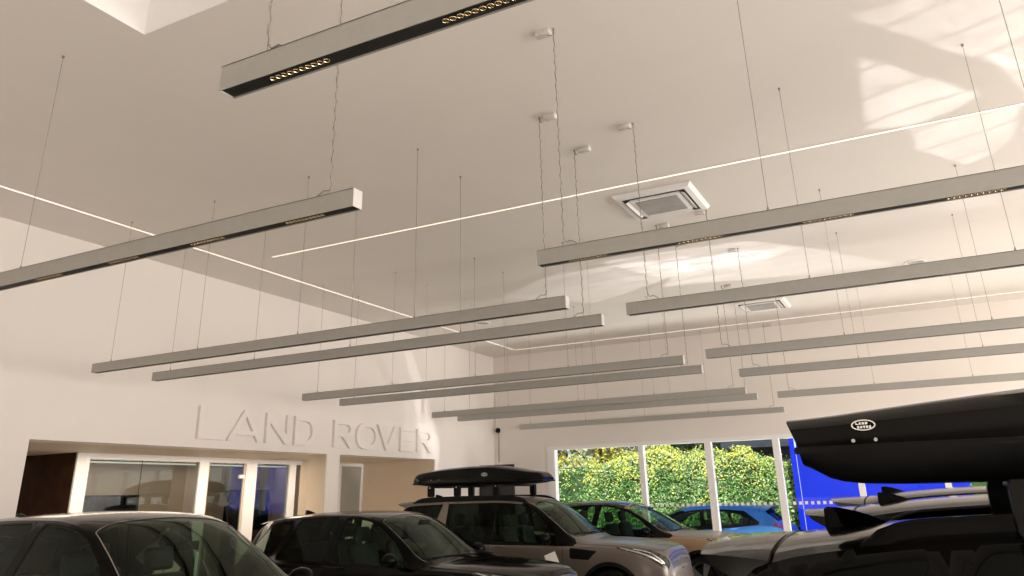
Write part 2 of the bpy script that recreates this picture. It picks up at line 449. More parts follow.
for (x,y,l) in ((.33,13.32,'round recessed white downlight on the ceiling above the right-hand rear pendant lights'),(-7.59,13.49,'round recessed downlight on the ceiling near the left wall corner')):
    r = empty('downlight', (x,y,ZC)); tag(r, l, 'downlight', 'recessed downlights')
    fixn(MB().lathe([(.16,0),(.165,-.012),(.135,-.015),(.125,-.004)], None, 24, False).build('ring', M['white'], r))
    fixn(MB().lathe([(.001,-.003),(.126,-.004)], None, 24, False).build('diffuser', M['grille'], r))

# ------------------------------------------------------------------ linear pendant lights
ZT, ZB = 3.437, 3.332; BW = .075
def jitter_cable(x, y, z0, z1, amp, n):
    return [(x+random.uniform(-amp,amp), y+random.uniform(-amp,amp), z0+(z1-z0)*i/n) for i in range(n+1)]
def pendant(x0, x1, y, side, label, zt=ZT, detail=1, skip=()):
    """side: +1 power end on the right (x1), -1 power end on the left (x0)"""
    xc = (x0+x1)/2; r = empty('linear_pendant_light', (xc, y, zt-.105)); tag(r, label, 'pendant light', 'linear pendant lights')
    H = .105; a = (x1-x0)/2; w = BW/2
    b = MB()     # open-bottomed U profile with turned lip
    b.box(-a,a,-w,-w+.004,0,H).box(-a,a,w-.004,w,0,H).box(-a,a,-w,w,H-.004,H)
    b.build('housing', M['alu'], r)
    MB().box(-a+.002,a-.002,-w+.004,w-.004,.006,.012).build('baffle', M['black'], r)
    MB().box(-a-.003,-a,-w,w,0,H).build('end_cap', M['endcap'], r)
    MB().box(a,a+.003,-w,w,0,H).build('end_cap', M['endcap'], r)
    # spot clusters every .75 m
    n = int((2*a-.3)/.75)+1
    for k in range(n):
        c0 = (-a+.22+k*.75) if side < 0 else (a-.22-k*.75)
        cs = MB(); lenses = []
        for i in range(10):
            cx_ = c0+(i+.5)*.028*(1 if side < 0 else -1)
            l = MB().lathe([(.0125,.0045),(.011,.0025),(.0095,.006),(.004,.0092)], Matrix.Translation((cx_,0,0)), 12, False)
            l.add([(cx_-.0012,-.011,.004),(cx_+.0012,-.011,.004),(cx_+.0012,.011,.004),(cx_-.0012,.011,.004)], [(0,1,2,3)])
            lenses.append(l)
        cm = c0+.14*(1 if side < 0 else -1)
        cs.box(cm-.15,cm+.15,-.016,.016,.0045,.0062)
        if detail == 2:
            o = cs.build('spotlight_cluster', M['black'], r)
            for l in lenses: fixn(l.build('lens', M['lens'], o))
        elif detail == 1:
            for l in lenses: cs.add(l.v, l.f)
            fixn(cs.build('spotlight_cluster', M['lensdim'], r))
    # suspension wires
    ze = ZC-(zt-.105)
    xs = [x0+.27+1.415*k for k in range(4)] if side > 0 else [x1-.33-1.415*k for k in range(4)]
    for k_, x in enumerate(xs):
        if k_ in skip: continue
        MB().tube([(x-xc,0,H),(x-xc,0,H+.03)], .006).tube([(x-xc,0,H),(x-xc,0,ze)], .0022, 6).lathe([(.010,ze-.018),(.010,ze)], Matrix.Translation((x-xc,0,0)), 10).build('suspension_wire', M['wire'], r)
    xp = (x1-.19) if side > 0 else (x0+.19)
    xp -= xc
    MB().tube([(xp,0,H),(xp,0,ze)], .0019, 6).lathe([(.009,ze-.018),(.009,ze)], Matrix.Translation((xp,0,0)), 10).build('suspension_wire', M['wire'], r)
    s = 1 if side > 0 else -1
    # feed cable twisting down the wire and looping into the housing
    pts = [(xp+.0045*math.cos(t*1.7), .0045*math.sin(t*1.7), H+.06+(ze-H-.08)*t/60) for t in range(61)]
    loop = [(xp-s*.10,0,H-.002),(xp-s*.09,0,H+.02),(xp-s*.05,.005,H+.045),(xp-s*.015,.006,H+.04)]
    top = [(xp+.004,0,ze-.02),(xp+s*.015,0,ze-.06),(xp+s*.04,-.01,ze-.055),(xp+s*.06,-.01,ze-.03)]
    MB().tube(loop+pts+top, .0036, 6).build('power_cable', M['cable'], r)
    b0, b1 = (xp+.05, xp+.17) if s > 0 else (xp-.145, xp-.025)
    bx = MB().bbox(b0, b1, -.032,.032, ze-.046, ze, .008)
    bx.box(b0+.015, b1-.015, -.0335,.0335, ze-.030, ze-.024)
    autosmooth(bx.build('driver_box', M['driver'], r))
    return r
M['driver'] = mat('driver_box_grey', (.64,.61,.58), .5, noise=.04)
M['endcap'] = mat('pale_end_cap', (.60,.58,.55), .4, metal=.1, noise=.02)
M['lensdim'] = mat('reflector_row', (.14,.12,.08), .3, metal=.6, noise=.2, nscale=80)
LX0, LX1 = -8.545, -2.485; RX0, RX1 = -2.14, 3.97
pendant(RX0, RX1, 1.83, -1, 'nearest linear pendant light, cut by the top edge of the picture', detail=2)
pendant(LX0, LX1, 3.06, 1, 'grey linear pendant light at upper left with its white end cap towards the middle', detail=2, skip=(3,))
pendant(RX0, RX1, 4.60, -1, 'grey linear pendant light just below the large air conditioner, foremost of the full right-hand column', detail=2)
pendant(LX0, LX1, 5.87, 1, 'nearer of the front pair of linear pendants before the left wall')
pendant(RX0, RX1, 6.42, -1, 'second grey linear pendant of the right-hand column, directly behind the foremost full one')
pendant(LX0, LX1, 6.70, 1, 'farther of the front pair of linear pendants before the left wall')
pendant(RX0, RX1, 9.20, -1, 'third grey linear pendant of the right-hand column, upper of the thin trio')
pendant(LX0, LX1, 9.45, 1, 'nearer of the middle pair of linear pendants above the roof-box car')
pendant(LX0, LX1, 10.35, 1, 'farther of the middle pair of linear pendants above the roof-box car')
pendant(RX0, RX1, 11.05, -1, 'fourth grey linear pendant of the right-hand column, middle of the thin trio')
pendant(LX0, LX1, 13.15, 1, 'nearer of the rear pair of linear pendants in front of the back wall')
pendant(LX0, LX1, 14.12, 1, 'farther of the rear pair of linear pendants in front of the back wall')
pendant(RX0, RX1, 14.13, -1, 'lowest-looking linear pendant of the right-hand column, just above the near roof box')
pendant(LX0, LX1, 16.95, 1, 'pale linear pendant right beside the back wall, above the hedge windows')

# ---- where the cars stand
CX1,CY1,CH1,SZ1 = -5.78, 4.75, 0., 1.03
CX2,CY2,CH2,SZ2 = -6.65, 9.5, 0., .968
CX3,CY3,CH3 = -6.25, 12.9, .06
CX4,CY4,CH4,SZ4 = -5.45, 15.75, 0., 1.04
CX5,CY5,CH5 = -5.4, 20.4, PI
CX6,CY6,CH6,SZ6 = 1.27, 3.65, 0., .997
CX7,CY7,CH7,SZ7 = 1.33, 6.2, 0., 1.024
CX8,CY8,CH8,SZ8 = 1.22, 8.8, 0., 1.045
PCX, PCY = -5.16, 11.15
BOX6 = (('large glossy black roof box with a white oval badge, mounted on the near black SUV', -.43, 3.55, 2.0, 2.2, .88, .33, .60, 1.70), dict(bars=(.318,.80), foot_w=.075, lean=.05, tail_w=.90, logo_x=.107, logo_s=.66, logo_v=.46, locks=(.088,.122), lock_z=.025, basef=.38,
    bprof=[(0,.44),(.012,.52),(.03,.74),(.06,.90),(.10,.97),(.16,1.0),(.7,1.0),(.88,.9),(.95,.6),(1,.1)],
    prof=[(0,.60),(.03,.62),(.12,.70),(.3,.86),(.5,1.0),(.62,.98),(.75,.84),(.88,.58),(.96,.36),(1,.12)]))
BOX3 = (('black roof box on the stone grey SUV in the middle distance', -8.6, 12.95, 2.10, 2.6, .88, .33, .70, 1.87), dict(bars=(.24,.45,.75), foot_w=.05, logo_x=.60, basef=.25, lidf=.85, lean=.02, prof=[(0,.15),(.012,.50),(.04,.68),(.12,.80),(.3,.95),(.45,1.0),(.6,1.0),(.75,.84),(.88,.62),(.97,.48),(1,.2)]))

# ------------------------------------------------------------------ cars
def pchip(pts):
    xs = np.array([p[0] for p in pts], float); ys = np.array([p[1] for p in pts], float)
    h = np.diff(xs); d = np.diff(ys)/h
    m = np.zeros_like(ys)
    for i in range(1, len(xs)-1):
        if d[i-1]*d[i] > 0:
            w1 = 2*h[i]+h[i-1]; w2 = h[i]+2*h[i-1]
            m[i] = (w1+w2)/(w1/d[i-1]+w2/d[i])
    m[0] = d[0]; m[-1] = d[-1]
    def f(x):
        x = np.clip(np.asarray(x, float), xs[0], xs[-1])
        i = np.clip(np.searchsorted(xs, x, side='right')-1, 0, len(h)-1)
        t = (x-xs[i])/h[i]
        return ((1+2*t)*(1-t)**2*ys[i] + t*(1-t)**2*h[i]*m[i] + t*t*(3-2*t)*ys[i+1] + t*t*(t-1)*h[i]*m[i+1])
    return f

class Skin:
    """car skin S(x,t): x from the nose backwards, t = 0 centre line on top .. 3 roof/bonnet edge .. 4 belt .. 7 sill .. 8 underside"""
    def __init__(s, P):
        s.P = P; s.L = P['L']
        g = {k: pchip(v) for k, v in P['curves'].items()}
        s.g = g
    def keys(s, x):
        g = s.g; x = np.asarray(x, float)
        zc, ze, ye, zb, yb = g['zc'](x), g['ze'](x), g['ye'](x), g['zb'](x), g['yb'](x)
        zl, yl = g['zl'](x), g['yl'](x)
        dz = zc-ze
        Y = [0*x, .5*ye, .84*ye, ye, yb]
        Z = [zc, zc-.16*dz, zc-.55*dz, ze, zb]
        hb = zb-zl
        Y += [yb+.022*g['bulge'](x), yb+.035*g['bulge'](x), yl, yl-.12]
        Z += [zb-.10*hb, zb-.45*hb, zl, zl-.05]
        return np.stack(Y, -1), np.stack(Z, -1)
    def S(s, x, t):
        x = np.asarray(x, float); t = np.asarray(t, float)
        Y, Z = s.keys(x)
        # mirror for t<0 neighbour
        Yp = np.concatenate([-Y[...,1:2], Y, 2*Y[...,-1:]-Y[...,-2:-1]], -1)
        Zp = np.concatenate([Z[...,1:2], Z, 2*Z[...,-1:]-Z[...,-2:-1]], -1)
        i = np.clip(np.floor(t).astype(int), 0, 7); u = t-i
        def cr(A):
            def gk(k): return np.take_along_axis(A, (i+k)[...,None], -1)[...,0]
            p0,p1,p2,p3 = gk(0),gk(1),gk(2),gk(3)
            # softened tangents near the roof rail and belt keep the glass nearly straight
            m1 = .5*(p2-p0); m2 = .5*(p3-p1)
            lo = (i == 3); 
            m1 = np.where(lo, .9*(p2-p1), m1); m2 = np.where(lo, .95*(p2-p1), m2)
            m1 = np.where(i == 4, np.where(True, .6*(p2-p1), m1), m1)
            m2 = np.where(i == 2, 1.25*(p2-p1), m2)
            return ((1+2*u)*(1-u)**2*p1+u*(1-u)**2*m1+u*u*(3-2*u)*p2+u*u*(u-1)*m2)
        y = cr(Yp); z = cr(Zp)
        return np.stack([x, np.maximum(y, 0)*1.0, z], -1)
    def N(s, x, t, e=2e-3):
        x = np.asarray(x, float); t = np.asarray(t, float)
        xa = np.clip(x-e,0,s.L); xb = np.clip(x+e,0,s.L)
        ta = np.clip(t-e,0,8); tb = np.clip(t+e,0,8)
        du = s.S(xb,t)-s.S(xa,t); dv = s.S(x,tb)-s.S(x,ta)
        # near the centre line use the mirrored neighbour
        n = np.cross(dv, du)
        near = t < 1e-6
        n[near,1] = 0
        l = np.linalg.norm(n, axis=-1, keepdims=True); l[l==0] = 1
        n = n/l
        # point outwards
        return n
    def t_of_z(s, x, z, lo=3., hi=8.):
        x = np.asarray(x,float); a = np.full_like(x, lo); b = np.full_like(x, hi)
        for _ in range(40):
            m = (a+b)/2; zz = s.S(x,m)[...,2]; up = zz > z
            a = np.where(up, m, a); b = np.where(up, b, m)
        return (a+b)/2
    def t_of_y(s, x, y, hi=3.):
        x = np.asarray(x,float); a = np.zeros_like(x); b = np.full_like(x, hi)
        for _ in range(40):
            m = (a+b)/2; yy = s.S(x,m)[...,1]; less = yy < y
            a = np.where(less, m, a); b = np.where(less, b, m)
        return (a+b)/2

TS = .2
def dens(poly, step=.05, ts=.2):
    out = []
    n = len(poly)
    for i in range(n):
        a, b = poly[i], poly[(i+1)%n]
        k = max(1, int(math.ceil(math.hypot(b[0]-a[0], (b[1]-a[1])*ts)/step)))
        for j in range(k): out.append((a[0]+(b[0]-a[0])*j/k, a[1]+(b[1]-a[1])*j/k))
    return out
def rnd(poly, r=.05, n=5):
    """round polygon corners with a fixed radius (t counts as .2 m); points on t=0 stay sharp"""
    out = []; m = len(poly)
    for i in range(m):
        p, c, s_ = poly[i-1], poly[i], poly[(i+1)%m]
        if c[1] <= 1e-9: out.append((c[0],c[1])); continue
        rr = c[2] if len(c) > 2 else r
        C = Vector((c[0], c[1]*TS)); a = Vector((p[0], p[1]*TS))-C; b = Vector((s_[0], s_[1]*TS))-C
        da, db = min(rr, a.length*.45), min(rr, b.length*.45)
        A = C+a.normalized()*da; B = C+b.normalized()*db
        for k in range(n+1):
            u = k/n; P = A*(1-u)**2+C*2*u*(1-u)+B*u*u; out.append((P.x, P.y/TS))
    return out
def inside(px, py, poly):
    P = np.array(poly); x0,y0 = P[:,0],P[:,1]; x1,y1 = np.roll(x0,-1),np.roll(y0,-1)
    c = np.zeros(px.shape, bool)
    for a,b,c_,d in zip(x0,y0,x1,y1):
        if b == d: continue
        hit = ((b > py) != (d > py)) & (px < (c_-a)*(py-b)/(d-b)+a)
        c ^= hit
    return c

TS = .2
def cut_skin(sk, regions, nx=64, extra_x=()):
    """regions: list of (name, polygon in (x,t)), first match wins. Returns {name: (verts(x,t), tris)}"""
    L = sk.L
    xs = np.unique(np.concatenate([L*np.linspace(0,1,nx), [0.004,.01,.018,.03,.045,.065,.09,.12,.16,.2], L-np.array([.004,.01,.02,.035,.055,.08]), extra_x]))
    tsv = np.array([0,.25,.5,.75,1,1.25,1.5,1.75,2,2.2,2.4,2.6,2.75,2.88,3,3.12,3.3,3.5,3.7,3.88,4,4.15,4.35,4.6,4.85,5.15,5.5,6,6.4,6.8,7,7.2,7.5,8])
    pts = []; edges = []
    outl = []
    for nm, poly in regions:
        d = [(min(max(a,0),L), min(max(b,0),8)) for a,b in dens(poly)]
        k = len(pts); n = len(d)
        pts += d; outl += d
        edges += [(k+i, k+(i+1)%n) for i in range(n)]
    O = np.array(outl) if outl else np.zeros((0,2))
    gx, gt = np.meshgrid(xs, tsv); G = np.stack([gx.ravel(), gt.ravel()], 1)
    keep = np.ones(len(G), bool)
    if len(O):
        for i, p in enumerate(G):
            d = np.hypot(O[:,0]-p[0], (O[:,1]-p[1])*TS).min()
            bd = p[0] in (0, L) or p[1] in (0, 8)
            if d < (.004 if bd else .018): keep[i] = False
    allp = pts+[tuple(p) for p in G[keep]]
    r = delaunay_2d_cdt([Vector((a, b*TS)) for a,b in allp], edges, [], 0, 1e-5)
    V = np.array([(v.x, v.y/TS) for v in r[0]]); F = np.array([tuple(f) for f in r[2]])
    V[:,0] = np.clip(V[:,0],0,L); V[:,1] = np.clip(V[:,1],0,8)
    c = V[F].mean(1)
    lab = np.full(len(F), -1)
    for i, (nm, poly) in enumerate(regions):
        P = [(min(max(a,0),L), min(max(b,0),8)) for a,b in dens(poly)]
        m = inside(c[:,0], c[:,1], P) & (lab < 0); lab[m] = i
    out = {}
    for i in [-1]+list(range(len(regions))):
        f = F[lab == i]
        if not len(f): continue
        u, inv = np.unique(f.ravel(), return_inverse=True)
        out['_' if i < 0 else regions[i][0]] = (V[u], inv.reshape(-1,3))
    return out

def place(V, L):           # skin coords -> car coords (forward +X, origin mid length on the ground)
    V = np.array(V, float).copy(); V[...,0] = L/2-V[...,0]; return V
def panel(name, sk, xt, tri, m, parent, sides=(1,-1), off=0., join=True, thick=0.):
    """build the skin piece for both sides (join=True: one mesh; else one object per side)"""
    P = place(sk.S(xt[:,0], xt[:,1]), sk.L); N = sk.N(xt[:,0], xt[:,1]); N[:,0] *= -1
    # orientation: make normals point away from the car's inside
    cen = np.array([0,0,.75]); ref = P-cen; ref[:,0] *= .25
    flip = (N*ref).sum(1).mean() < 0
    if flip: N = -N
    P = P+N*off
    objs = []
    vs, fs, ns = [], [], []
    def face_dir(P, t, N):
        a,b,c = P[t[:,0]],P[t[:,1]],P[t[:,2]]
        return (np.cross(b-a,c-a)*N[t[:,0]]).sum(1)
    for sd in sides:
        Q = P*[1,sd,1]; NN = N*[1,sd,1]
        d = face_dir(Q, tri, NN); t2 = tri.copy(); t2[d < 0] = t2[d < 0][:, ::-1]
        if join:
            k = len(vs); vs += list(Q); ns += list(NN); fs += [tuple(int(i)+k for i in f) for f in t2]
        else:
            objs.append(mk_panel(name, Q, t2, NN, m, parent))
    if join: objs.append(mk_panel(name, vs, fs, ns, m, parent))
    return objs
def mk_panel(name, vs, fs, ns, m, parent):
    o = mesh_obj(name, vs, [tuple(int(i) for i in f) for f in fs], m, parent, True)
    o.data.normals_split_custom_set_from_vertices([tuple(map(float,n)) for n in ns])
    return o

def strip(mb, sk, pts, w=.006, off=.0015, sides=(1,-1), sub=.04):
    """thin band along a polyline given in (x,t)"""
    d = []
    for i in range(len(pts)-1):
        a,b = pts[i],pts[i+1]
        k = max(1, int(math.hypot(b[0]-a[0],(b[1]-a[1])*TS)/sub))
        for j in range(k): d.append((a[0]+(b[0]-a[0])*j/k, a[1]+(b[1]-a[1])*j/k))
    d.append(pts[-1]); D = np.array(d)
    P = place(sk.S(D[:,0],D[:,1]), sk.L); N = sk.N(D[:,0],D[:,1]); N[:,0]*=-1
    ref = P-np.array([0,0,.75]); ref[:,0]*=.25
    if (N*ref).sum(1).mean() < 0: N = -N
    T_ = np.gradient(P, axis=0); T_ /= np.linalg.norm(T_,axis=1,keepdims=True)+1e-9
    W = np.cross(N,T_); W /= np.linalg.norm(W,axis=1,keepdims=True)+1e-9
    for sd in sides:
        A = (P+N*off+W*w/2)*[1,sd,1]; B = (P+N*off-W*w/2)*[1,sd,1]
        n = len(A)
        mb.add(list(A)+list(B), [(i,i+1,n+i+1,n+i) if sd > 0 else (n+i,n+i+1,i+1,i) for i in range(n-1)])
    return mb

# ---- shape tables (x measured backwards from the nose, metres)
def T_sport():
    return dict(L=4.85, curves=dict(
        zc=[(0,.70),(.02,.86),(.06,.97),(.14,1.03),(.30,1.075),(.6,1.115),(1.0,1.145),(1.32,1.155),(1.42,1.20),(1.6,1.315),(1.85,1.48),(2.1,1.625),(2.3,1.705),(2.5,1.74),(2.8,1.765),(3.2,1.77),(3.7,1.755),(4.1,1.725),(4.4,1.685),(4.5,1.60),(4.6,1.46),(4.7,1.25),(4.77,1.08),(4.81,.85),(4.85,.62)],
        ze=[(0,.66),(.02,.80),(.06,.90),(.14,.965),(.30,1.02),(.6,1.065),(1.0,1.09),(1.3,1.105),(1.45,1.12),(1.6,1.17),(1.85,1.335),(2.1,1.50),(2.35,1.64),(2.55,1.695),(2.8,1.718),(3.2,1.722),(3.7,1.705),(4.1,1.672),(4.38,1.615),(4.5,1.51),(4.6,1.36),(4.7,1.17),(4.77,1.02),(4.81,.80),(4.85,.58)],
        ye=[(0,.55),(.06,.64),(.14,.72),(.3,.79),(.7,.835),(1.2,.85),(1.5,.845),(1.8,.785),(2.1,.725),(2.4,.69),(2.8,.69),(3.4,.685),(4.0,.665),(4.4,.635),(4.6,.66),(4.75,.70),(4.85,.68)],
        zb=[(0,.60),(.05,.78),(.14,.88),(.30,.97),(.6,1.03),(1.0,1.058),(1.4,1.072),(2.0,1.085),(3.0,1.11),(4.0,1.14),(4.4,1.15),(4.6,1.12),(4.72,1.02),(4.80,.80),(4.85,.54)],
        yb=[(0,.66),(.06,.76),(.14,.82),(.3,.89),(.6,.93),(1.0,.945),(1.5,.945),(2.5,.95),(3.5,.95),(4.1,.94),(4.5,.918),(4.68,.88),(4.78,.83),(4.85,.74)],
        zl=[(0,.34),(.3,.26),(.8,.25),(2.5,.25),(4.2,.27),(4.6,.33),(4.85,.40)],
        yl=[(0,.62),(.1,.76),(.3,.86),(.7,.92),(1.5,.93),(3.5,.93),(4.4,.90),(4.7,.84),(4.85,.74)],
        bulge=[(0,.6),(.5,1.),(1.2,.7),(2.5,.6),(3.3,1.),(3.9,1.3),(4.5,.8),(4.85,.4)]),
        ax=(.90,3.83), wr=.385, tw=.255)
def scaled(P, sx=1, sy=1, sz=1):
    Q = dict(P); Q['L'] = P['L']*sx
    Q['curves'] = {k: [(a*sx, v*(sy if k[0]=='y' else sz if k[0]=='z' else 1)) for a,v in c] for k,c in P['curves'].items()}
    Q['ax'] = tuple(a*sx for a in P['ax']); Q['sx'] = sx; return Q
def T_velar():
    return dict(L=4.80, curves=dict(
        zc=[(0,.66),(.02,.82),(.06,.92),(.14,.985),(.30,1.03),(.6,1.07),(1.0,1.095),(1.32,1.105),(1.42,1.145),(1.6,1.25),(1.85,1.395),(2.1,1.52),(2.35,1.60),(2.55,1.637),(2.8,1.658),(3.1,1.66),(3.6,1.638),(4.0,1.60),(4.3,1.555),(4.42,1.50),(4.55,1.36),(4.65,1.19),(4.71,1.04),(4.76,.85),(4.80,.62)],
        ze=[(0,.62),(.02,.76),(.06,.86),(.14,.925),(.30,.98),(.6,1.02),(1.0,1.043),(1.3,1.06),(1.45,1.075),(1.6,1.115),(1.85,1.255),(2.1,1.395),(2.35,1.51),(2.55,1.567),(2.8,1.592),(3.1,1.592),(3.6,1.562),(4.0,1.515),(4.28,1.465),(4.42,1.40),(4.55,1.27),(4.65,1.12),(4.71,.99),(4.76,.80),(4.80,.58)],
        ye=[(0,.55),(.06,.64),(.14,.72),(.3,.78),(.7,.82),(1.2,.835),(1.5,.83),(1.8,.765),(2.1,.70),(2.4,.665),(2.8,.66),(3.4,.645),(4.0,.61),(4.3,.585),(4.5,.61),(4.7,.66),(4.80,.66)],
        zb=[(0,.57),(.05,.75),(.14,.85),(.30,.93),(.6,.985),(1.0,1.01),(1.4,1.026),(2.0,1.04),(3.0,1.068),(3.8,1.105),(4.3,1.145),(4.5,1.12),(4.65,1.0),(4.74,.80),(4.80,.54)],
        yb=[(0,.66),(.06,.76),(.14,.82),(.3,.88),(.6,.915),(1.0,.93),(1.5,.93),(2.5,.93),(3.5,.925),(4.1,.895),(4.5,.84),(4.7,.79),(4.80,.72)],
        zl=[(0,.34),(.3,.26),(.8,.25),(2.5,.25),(4.2,.27),(4.6,.33),(4.80,.40)],
        yl=[(0,.62),(.1,.76),(.3,.86),(.7,.91),(1.5,.915),(3.5,.915),(4.4,.88),(4.7,.80),(4.80,.70)],
        bulge=[(0,.6),(.5,1.),(1.2,.7),(2.5,.6),(3.3,1.),(3.9,1.3),(4.5,.8),(4.80,.4)]),
        ax=(.88,3.75), wr=.385, tw=.255)
def T_disco():
    return dict(L=4.95, curves=dict(
        zc=[(0,.72),(.015,.86),(.05,.985),(.12,1.045),(.28,1.09),(.6,1.13),(1.0,1.16),(1.30,1.172),(1.40,1.22),(1.6,1.37),(1.8,1.52),(2.0,1.655),(2.15,1.735),(2.3,1.785),(2.5,1.815),(2.8,1.835),(3.1,1.84),(3.6,1.838),(4.1,1.83),(4.55,1.81),(4.68,1.77),(4.76,1.60),(4.83,1.35),(4.88,1.12),(4.92,.85),(4.95,.62)],
        ze=[(0,.68),(.015,.81),(.05,.915),(.12,.98),(.28,1.035),(.6,1.08),(1.0,1.108),(1.3,1.12),(1.42,1.14),(1.6,1.235),(1.8,1.385),(2.0,1.53),(2.2,1.66),(2.38,1.732),(2.6,1.762),(2.9,1.775),(3.3,1.778),(3.8,1.774),(4.3,1.762),(4.58,1.74),(4.68,1.69),(4.76,1.52),(4.83,1.28),(4.88,1.06),(4.92,.80),(4.95,.58)],
        ye=[(0,.60),(.06,.69),(.14,.76),(.3,.815),(.7,.85),(1.2,.862),(1.5,.852),(1.8,.795),(2.1,.745),(2.4,.715),(2.8,.715),(3.4,.715),(4.0,.71),(4.5,.695),(4.7,.70),(4.85,.745),(4.95,.74)],
        zb=[(0,.60),(.05,.80),(.14,.90),(.30,.985),(.6,1.04),(1.0,1.07),(1.4,1.085),(2.0,1.095),(3.0,1.11),(4.0,1.13),(4.6,1.14),(4.76,1.13),(4.86,1.0),(4.92,.76),(4.95,.54)],
        yb=[(0,.70),(.06,.80),(.14,.855),(.3,.91),(.6,.945),(1.0,.955),(1.5,.955),(2.5,.96),(3.5,.96),(4.3,.945),(4.7,.91),(4.85,.87),(4.95,.80)],
        zl=[(0,.36),(.3,.28),(.8,.27),(2.5,.27),(4.2,.29),(4.7,.34),(4.95,.42)],
        yl=[(0,.66),(.1,.80),(.3,.89),(.7,.93),(1.5,.94),(3.5,.94),(4.5,.91),(4.8,.86),(4.95,.78)],
        bulge=[(0,.6),(.5,1.),(1.2,.6),(2.5,.5),(3.3,.8),(3.9,1.),(4.5,.7),(4.95,.4)]),
        ax=(.90,3.82), wr=.39, tw=.255)
def T_crossover():    # low electric crossover parked outside
    return dict(L=4.68, curves=dict(
        zc=[(0,.66),(.02,.76),(.06,.84),(.14,.90),(.30,.95),(.6,1.00),(.9,1.03),(1.05,1.06),(1.3,1.19),(1.6,1.34),(1.9,1.455),(2.2,1.525),(2.5,1.555),(2.8,1.565),(3.1,1.56),(3.5,1.54),(3.9,1.505),(4.05,1.47),(4.2,1.36),(4.35,1.22),(4.48,1.10),(4.58,1.0),(4.64,.85),(4.68,.62)],
        ze=[(0,.62),(.02,.70),(.06,.78),(.14,.84),(.30,.90),(.6,.95),(.9,.98),(1.1,1.0),(1.3,1.06),(1.6,1.20),(1.9,1.325),(2.2,1.42),(2.5,1.46),(2.8,1.475),(3.1,1.462),(3.5,1.425),(3.9,1.375),(4.05,1.34),(4.2,1.25),(4.35,1.15),(4.48,1.06),(4.58,.96),(4.64,.80),(4.68,.58)],
        ye=[(0,.55),(.06,.64),(.14,.72),(.3,.78),(.7,.82),(1.1,.835),(1.4,.79),(1.8,.71),(2.2,.65),(2.6,.635),(3.2,.62),(3.7,.60),(4.2,.62),(4.5,.69),(4.68,.68)],
        zb=[(0,.57),(.05,.68),(.14,.77),(.30,.85),(.6,.91),(1.0,.94),(1.5,.955),(2.2,.975),(3.0,1.01),(3.6,1.06),(4.0,1.09),(4.35,1.06),(4.52,.98),(4.62,.78),(4.68,.54)],
        yb=[(0,.66),(.06,.76),(.14,.82),(.3,.88),(.6,.91),(1.0,.93),(1.5,.93),(2.5,.93),(3.5,.935),(4.1,.91),(4.5,.84),(4.68,.74)],
        zl=[(0,.32),(.3,.24),(.8,.22),(2.5,.22),(4.2,.25),(4.5,.33),(4.68,.40)],
        yl=[(0,.62),(.1,.76),(.3,.86),(.7,.90),(1.5,.91),(3.5,.91),(4.3,.88),(4.55,.80),(4.68,.70)],
        bulge=[(0,.6),(.5,1.),(1.2,.7),(2.5,.5),(3.3,1.2),(3.9,1.6),(4.4,.8),(4.68,.4)]),
        ax=(.86,3.84), wr=.37, tw=.245)

# ---- car materials
def paint(name, base, metal=0., rough=.16, coat=0., spec=.25):
    return mat(name, base, rough, metal, coat, spec, noise=.04, nscale=300, coatr=.02)
M['p_black'] = paint('paint_black', (.003,.0028,.0026), 0, .10, spec=.14)
M['p_black2'] = paint('paint_black_metallic', (.0045,.004,.0036), .0, .12, spec=.16)
M['p_stone'] = paint('paint_stone_grey', (.20,.17,.15), .55, .32, .25)
M['p_bronze'] = paint('paint_bronze', (.40,.27,.17), .55, .32, .25)
M['p_blue'] = paint('paint_blue', (.05,.21,.55), .25, .3, .25)
M['p_silverstone'] = paint('paint_pale_stone', (.05,.045,.04), .2, .15)
M['highlight_line'] = mat('edge_highlight', (.42,.40,.37), .25, .6)  # pale colour standing in for the highlight on glossy edges
M['gloss'] = mat('gloss_black_trim', (.002,.002,.002), .10, spec=.10)
M['rubber'] = mat('black_rubber', (.006,.006,.006), .75, spec=.15, noise=.2)
M['inner'] = mat('interior_dark', (.014,.015,.014), .8, noise=.1)
M['liner'] = mat('interior_headlining', (.09,.09,.08), .9, noise=.05)
M['seat'] = mat('seat_leather', (.03,.032,.03), .55, noise=.15, nscale=20)
M['seat_tan'] = mat('seat_leather_pale', (.30,.27,.22), .6, noise=.1, nscale=20)
M['wglass'] = glass('windscreen_glass', (.58,.70,.58), .9, 0, .02)
M['sglass'] = glass('side_window_glass', (.46,.60,.47), .9, 0, .0)
M['pglass'] = glass('privacy_glass', (.11,.14,.11), .9, 0, .0)
M['chrome'] = mat('chrome', (.75,.75,.74), .12, 1.)
M['alloy'] = mat('alloy_wheel', (.35,.35,.35), .3, .9)
M['lampglass'] = mat('lamp_glass', (.07,.07,.068), .10, .5, spec=.5, noise=.95, nscale=24)
M['vent'] = mat('side_vent_black', (.004,.004,.004), .4, spec=.15)
M['redlamp'] = mat('red_lamp', (.35,.008,.008), .12, coat=1.)
M['plate_w'] = mat('plate_white', (.78,.80,.86), .4, noise=.05)
M['mirrorglass'] = mat('mirror_glass', (.8,.82,.85), .02, 1.)
M['paper'] = mat('white_card', (.85,.83,.80), .6)
M['greencard'] = mat('pale_green_card', (.42,.66,.55), .6)
gm = bpy.data.materials.new('honeycomb_grille'); gm.use_nodes = True
nt = gm.node_tree; b_ = nt.nodes['Principled BSDF']; tc = nt.nodes.new('ShaderNodeTexCoord')
vo = nt.nodes.new('ShaderNodeTexVoronoi'); vo.inputs['Scale'].default_value = 55; vo.feature = 'DISTANCE_TO_EDGE'; vo.inputs['Randomness'].default_value = .15
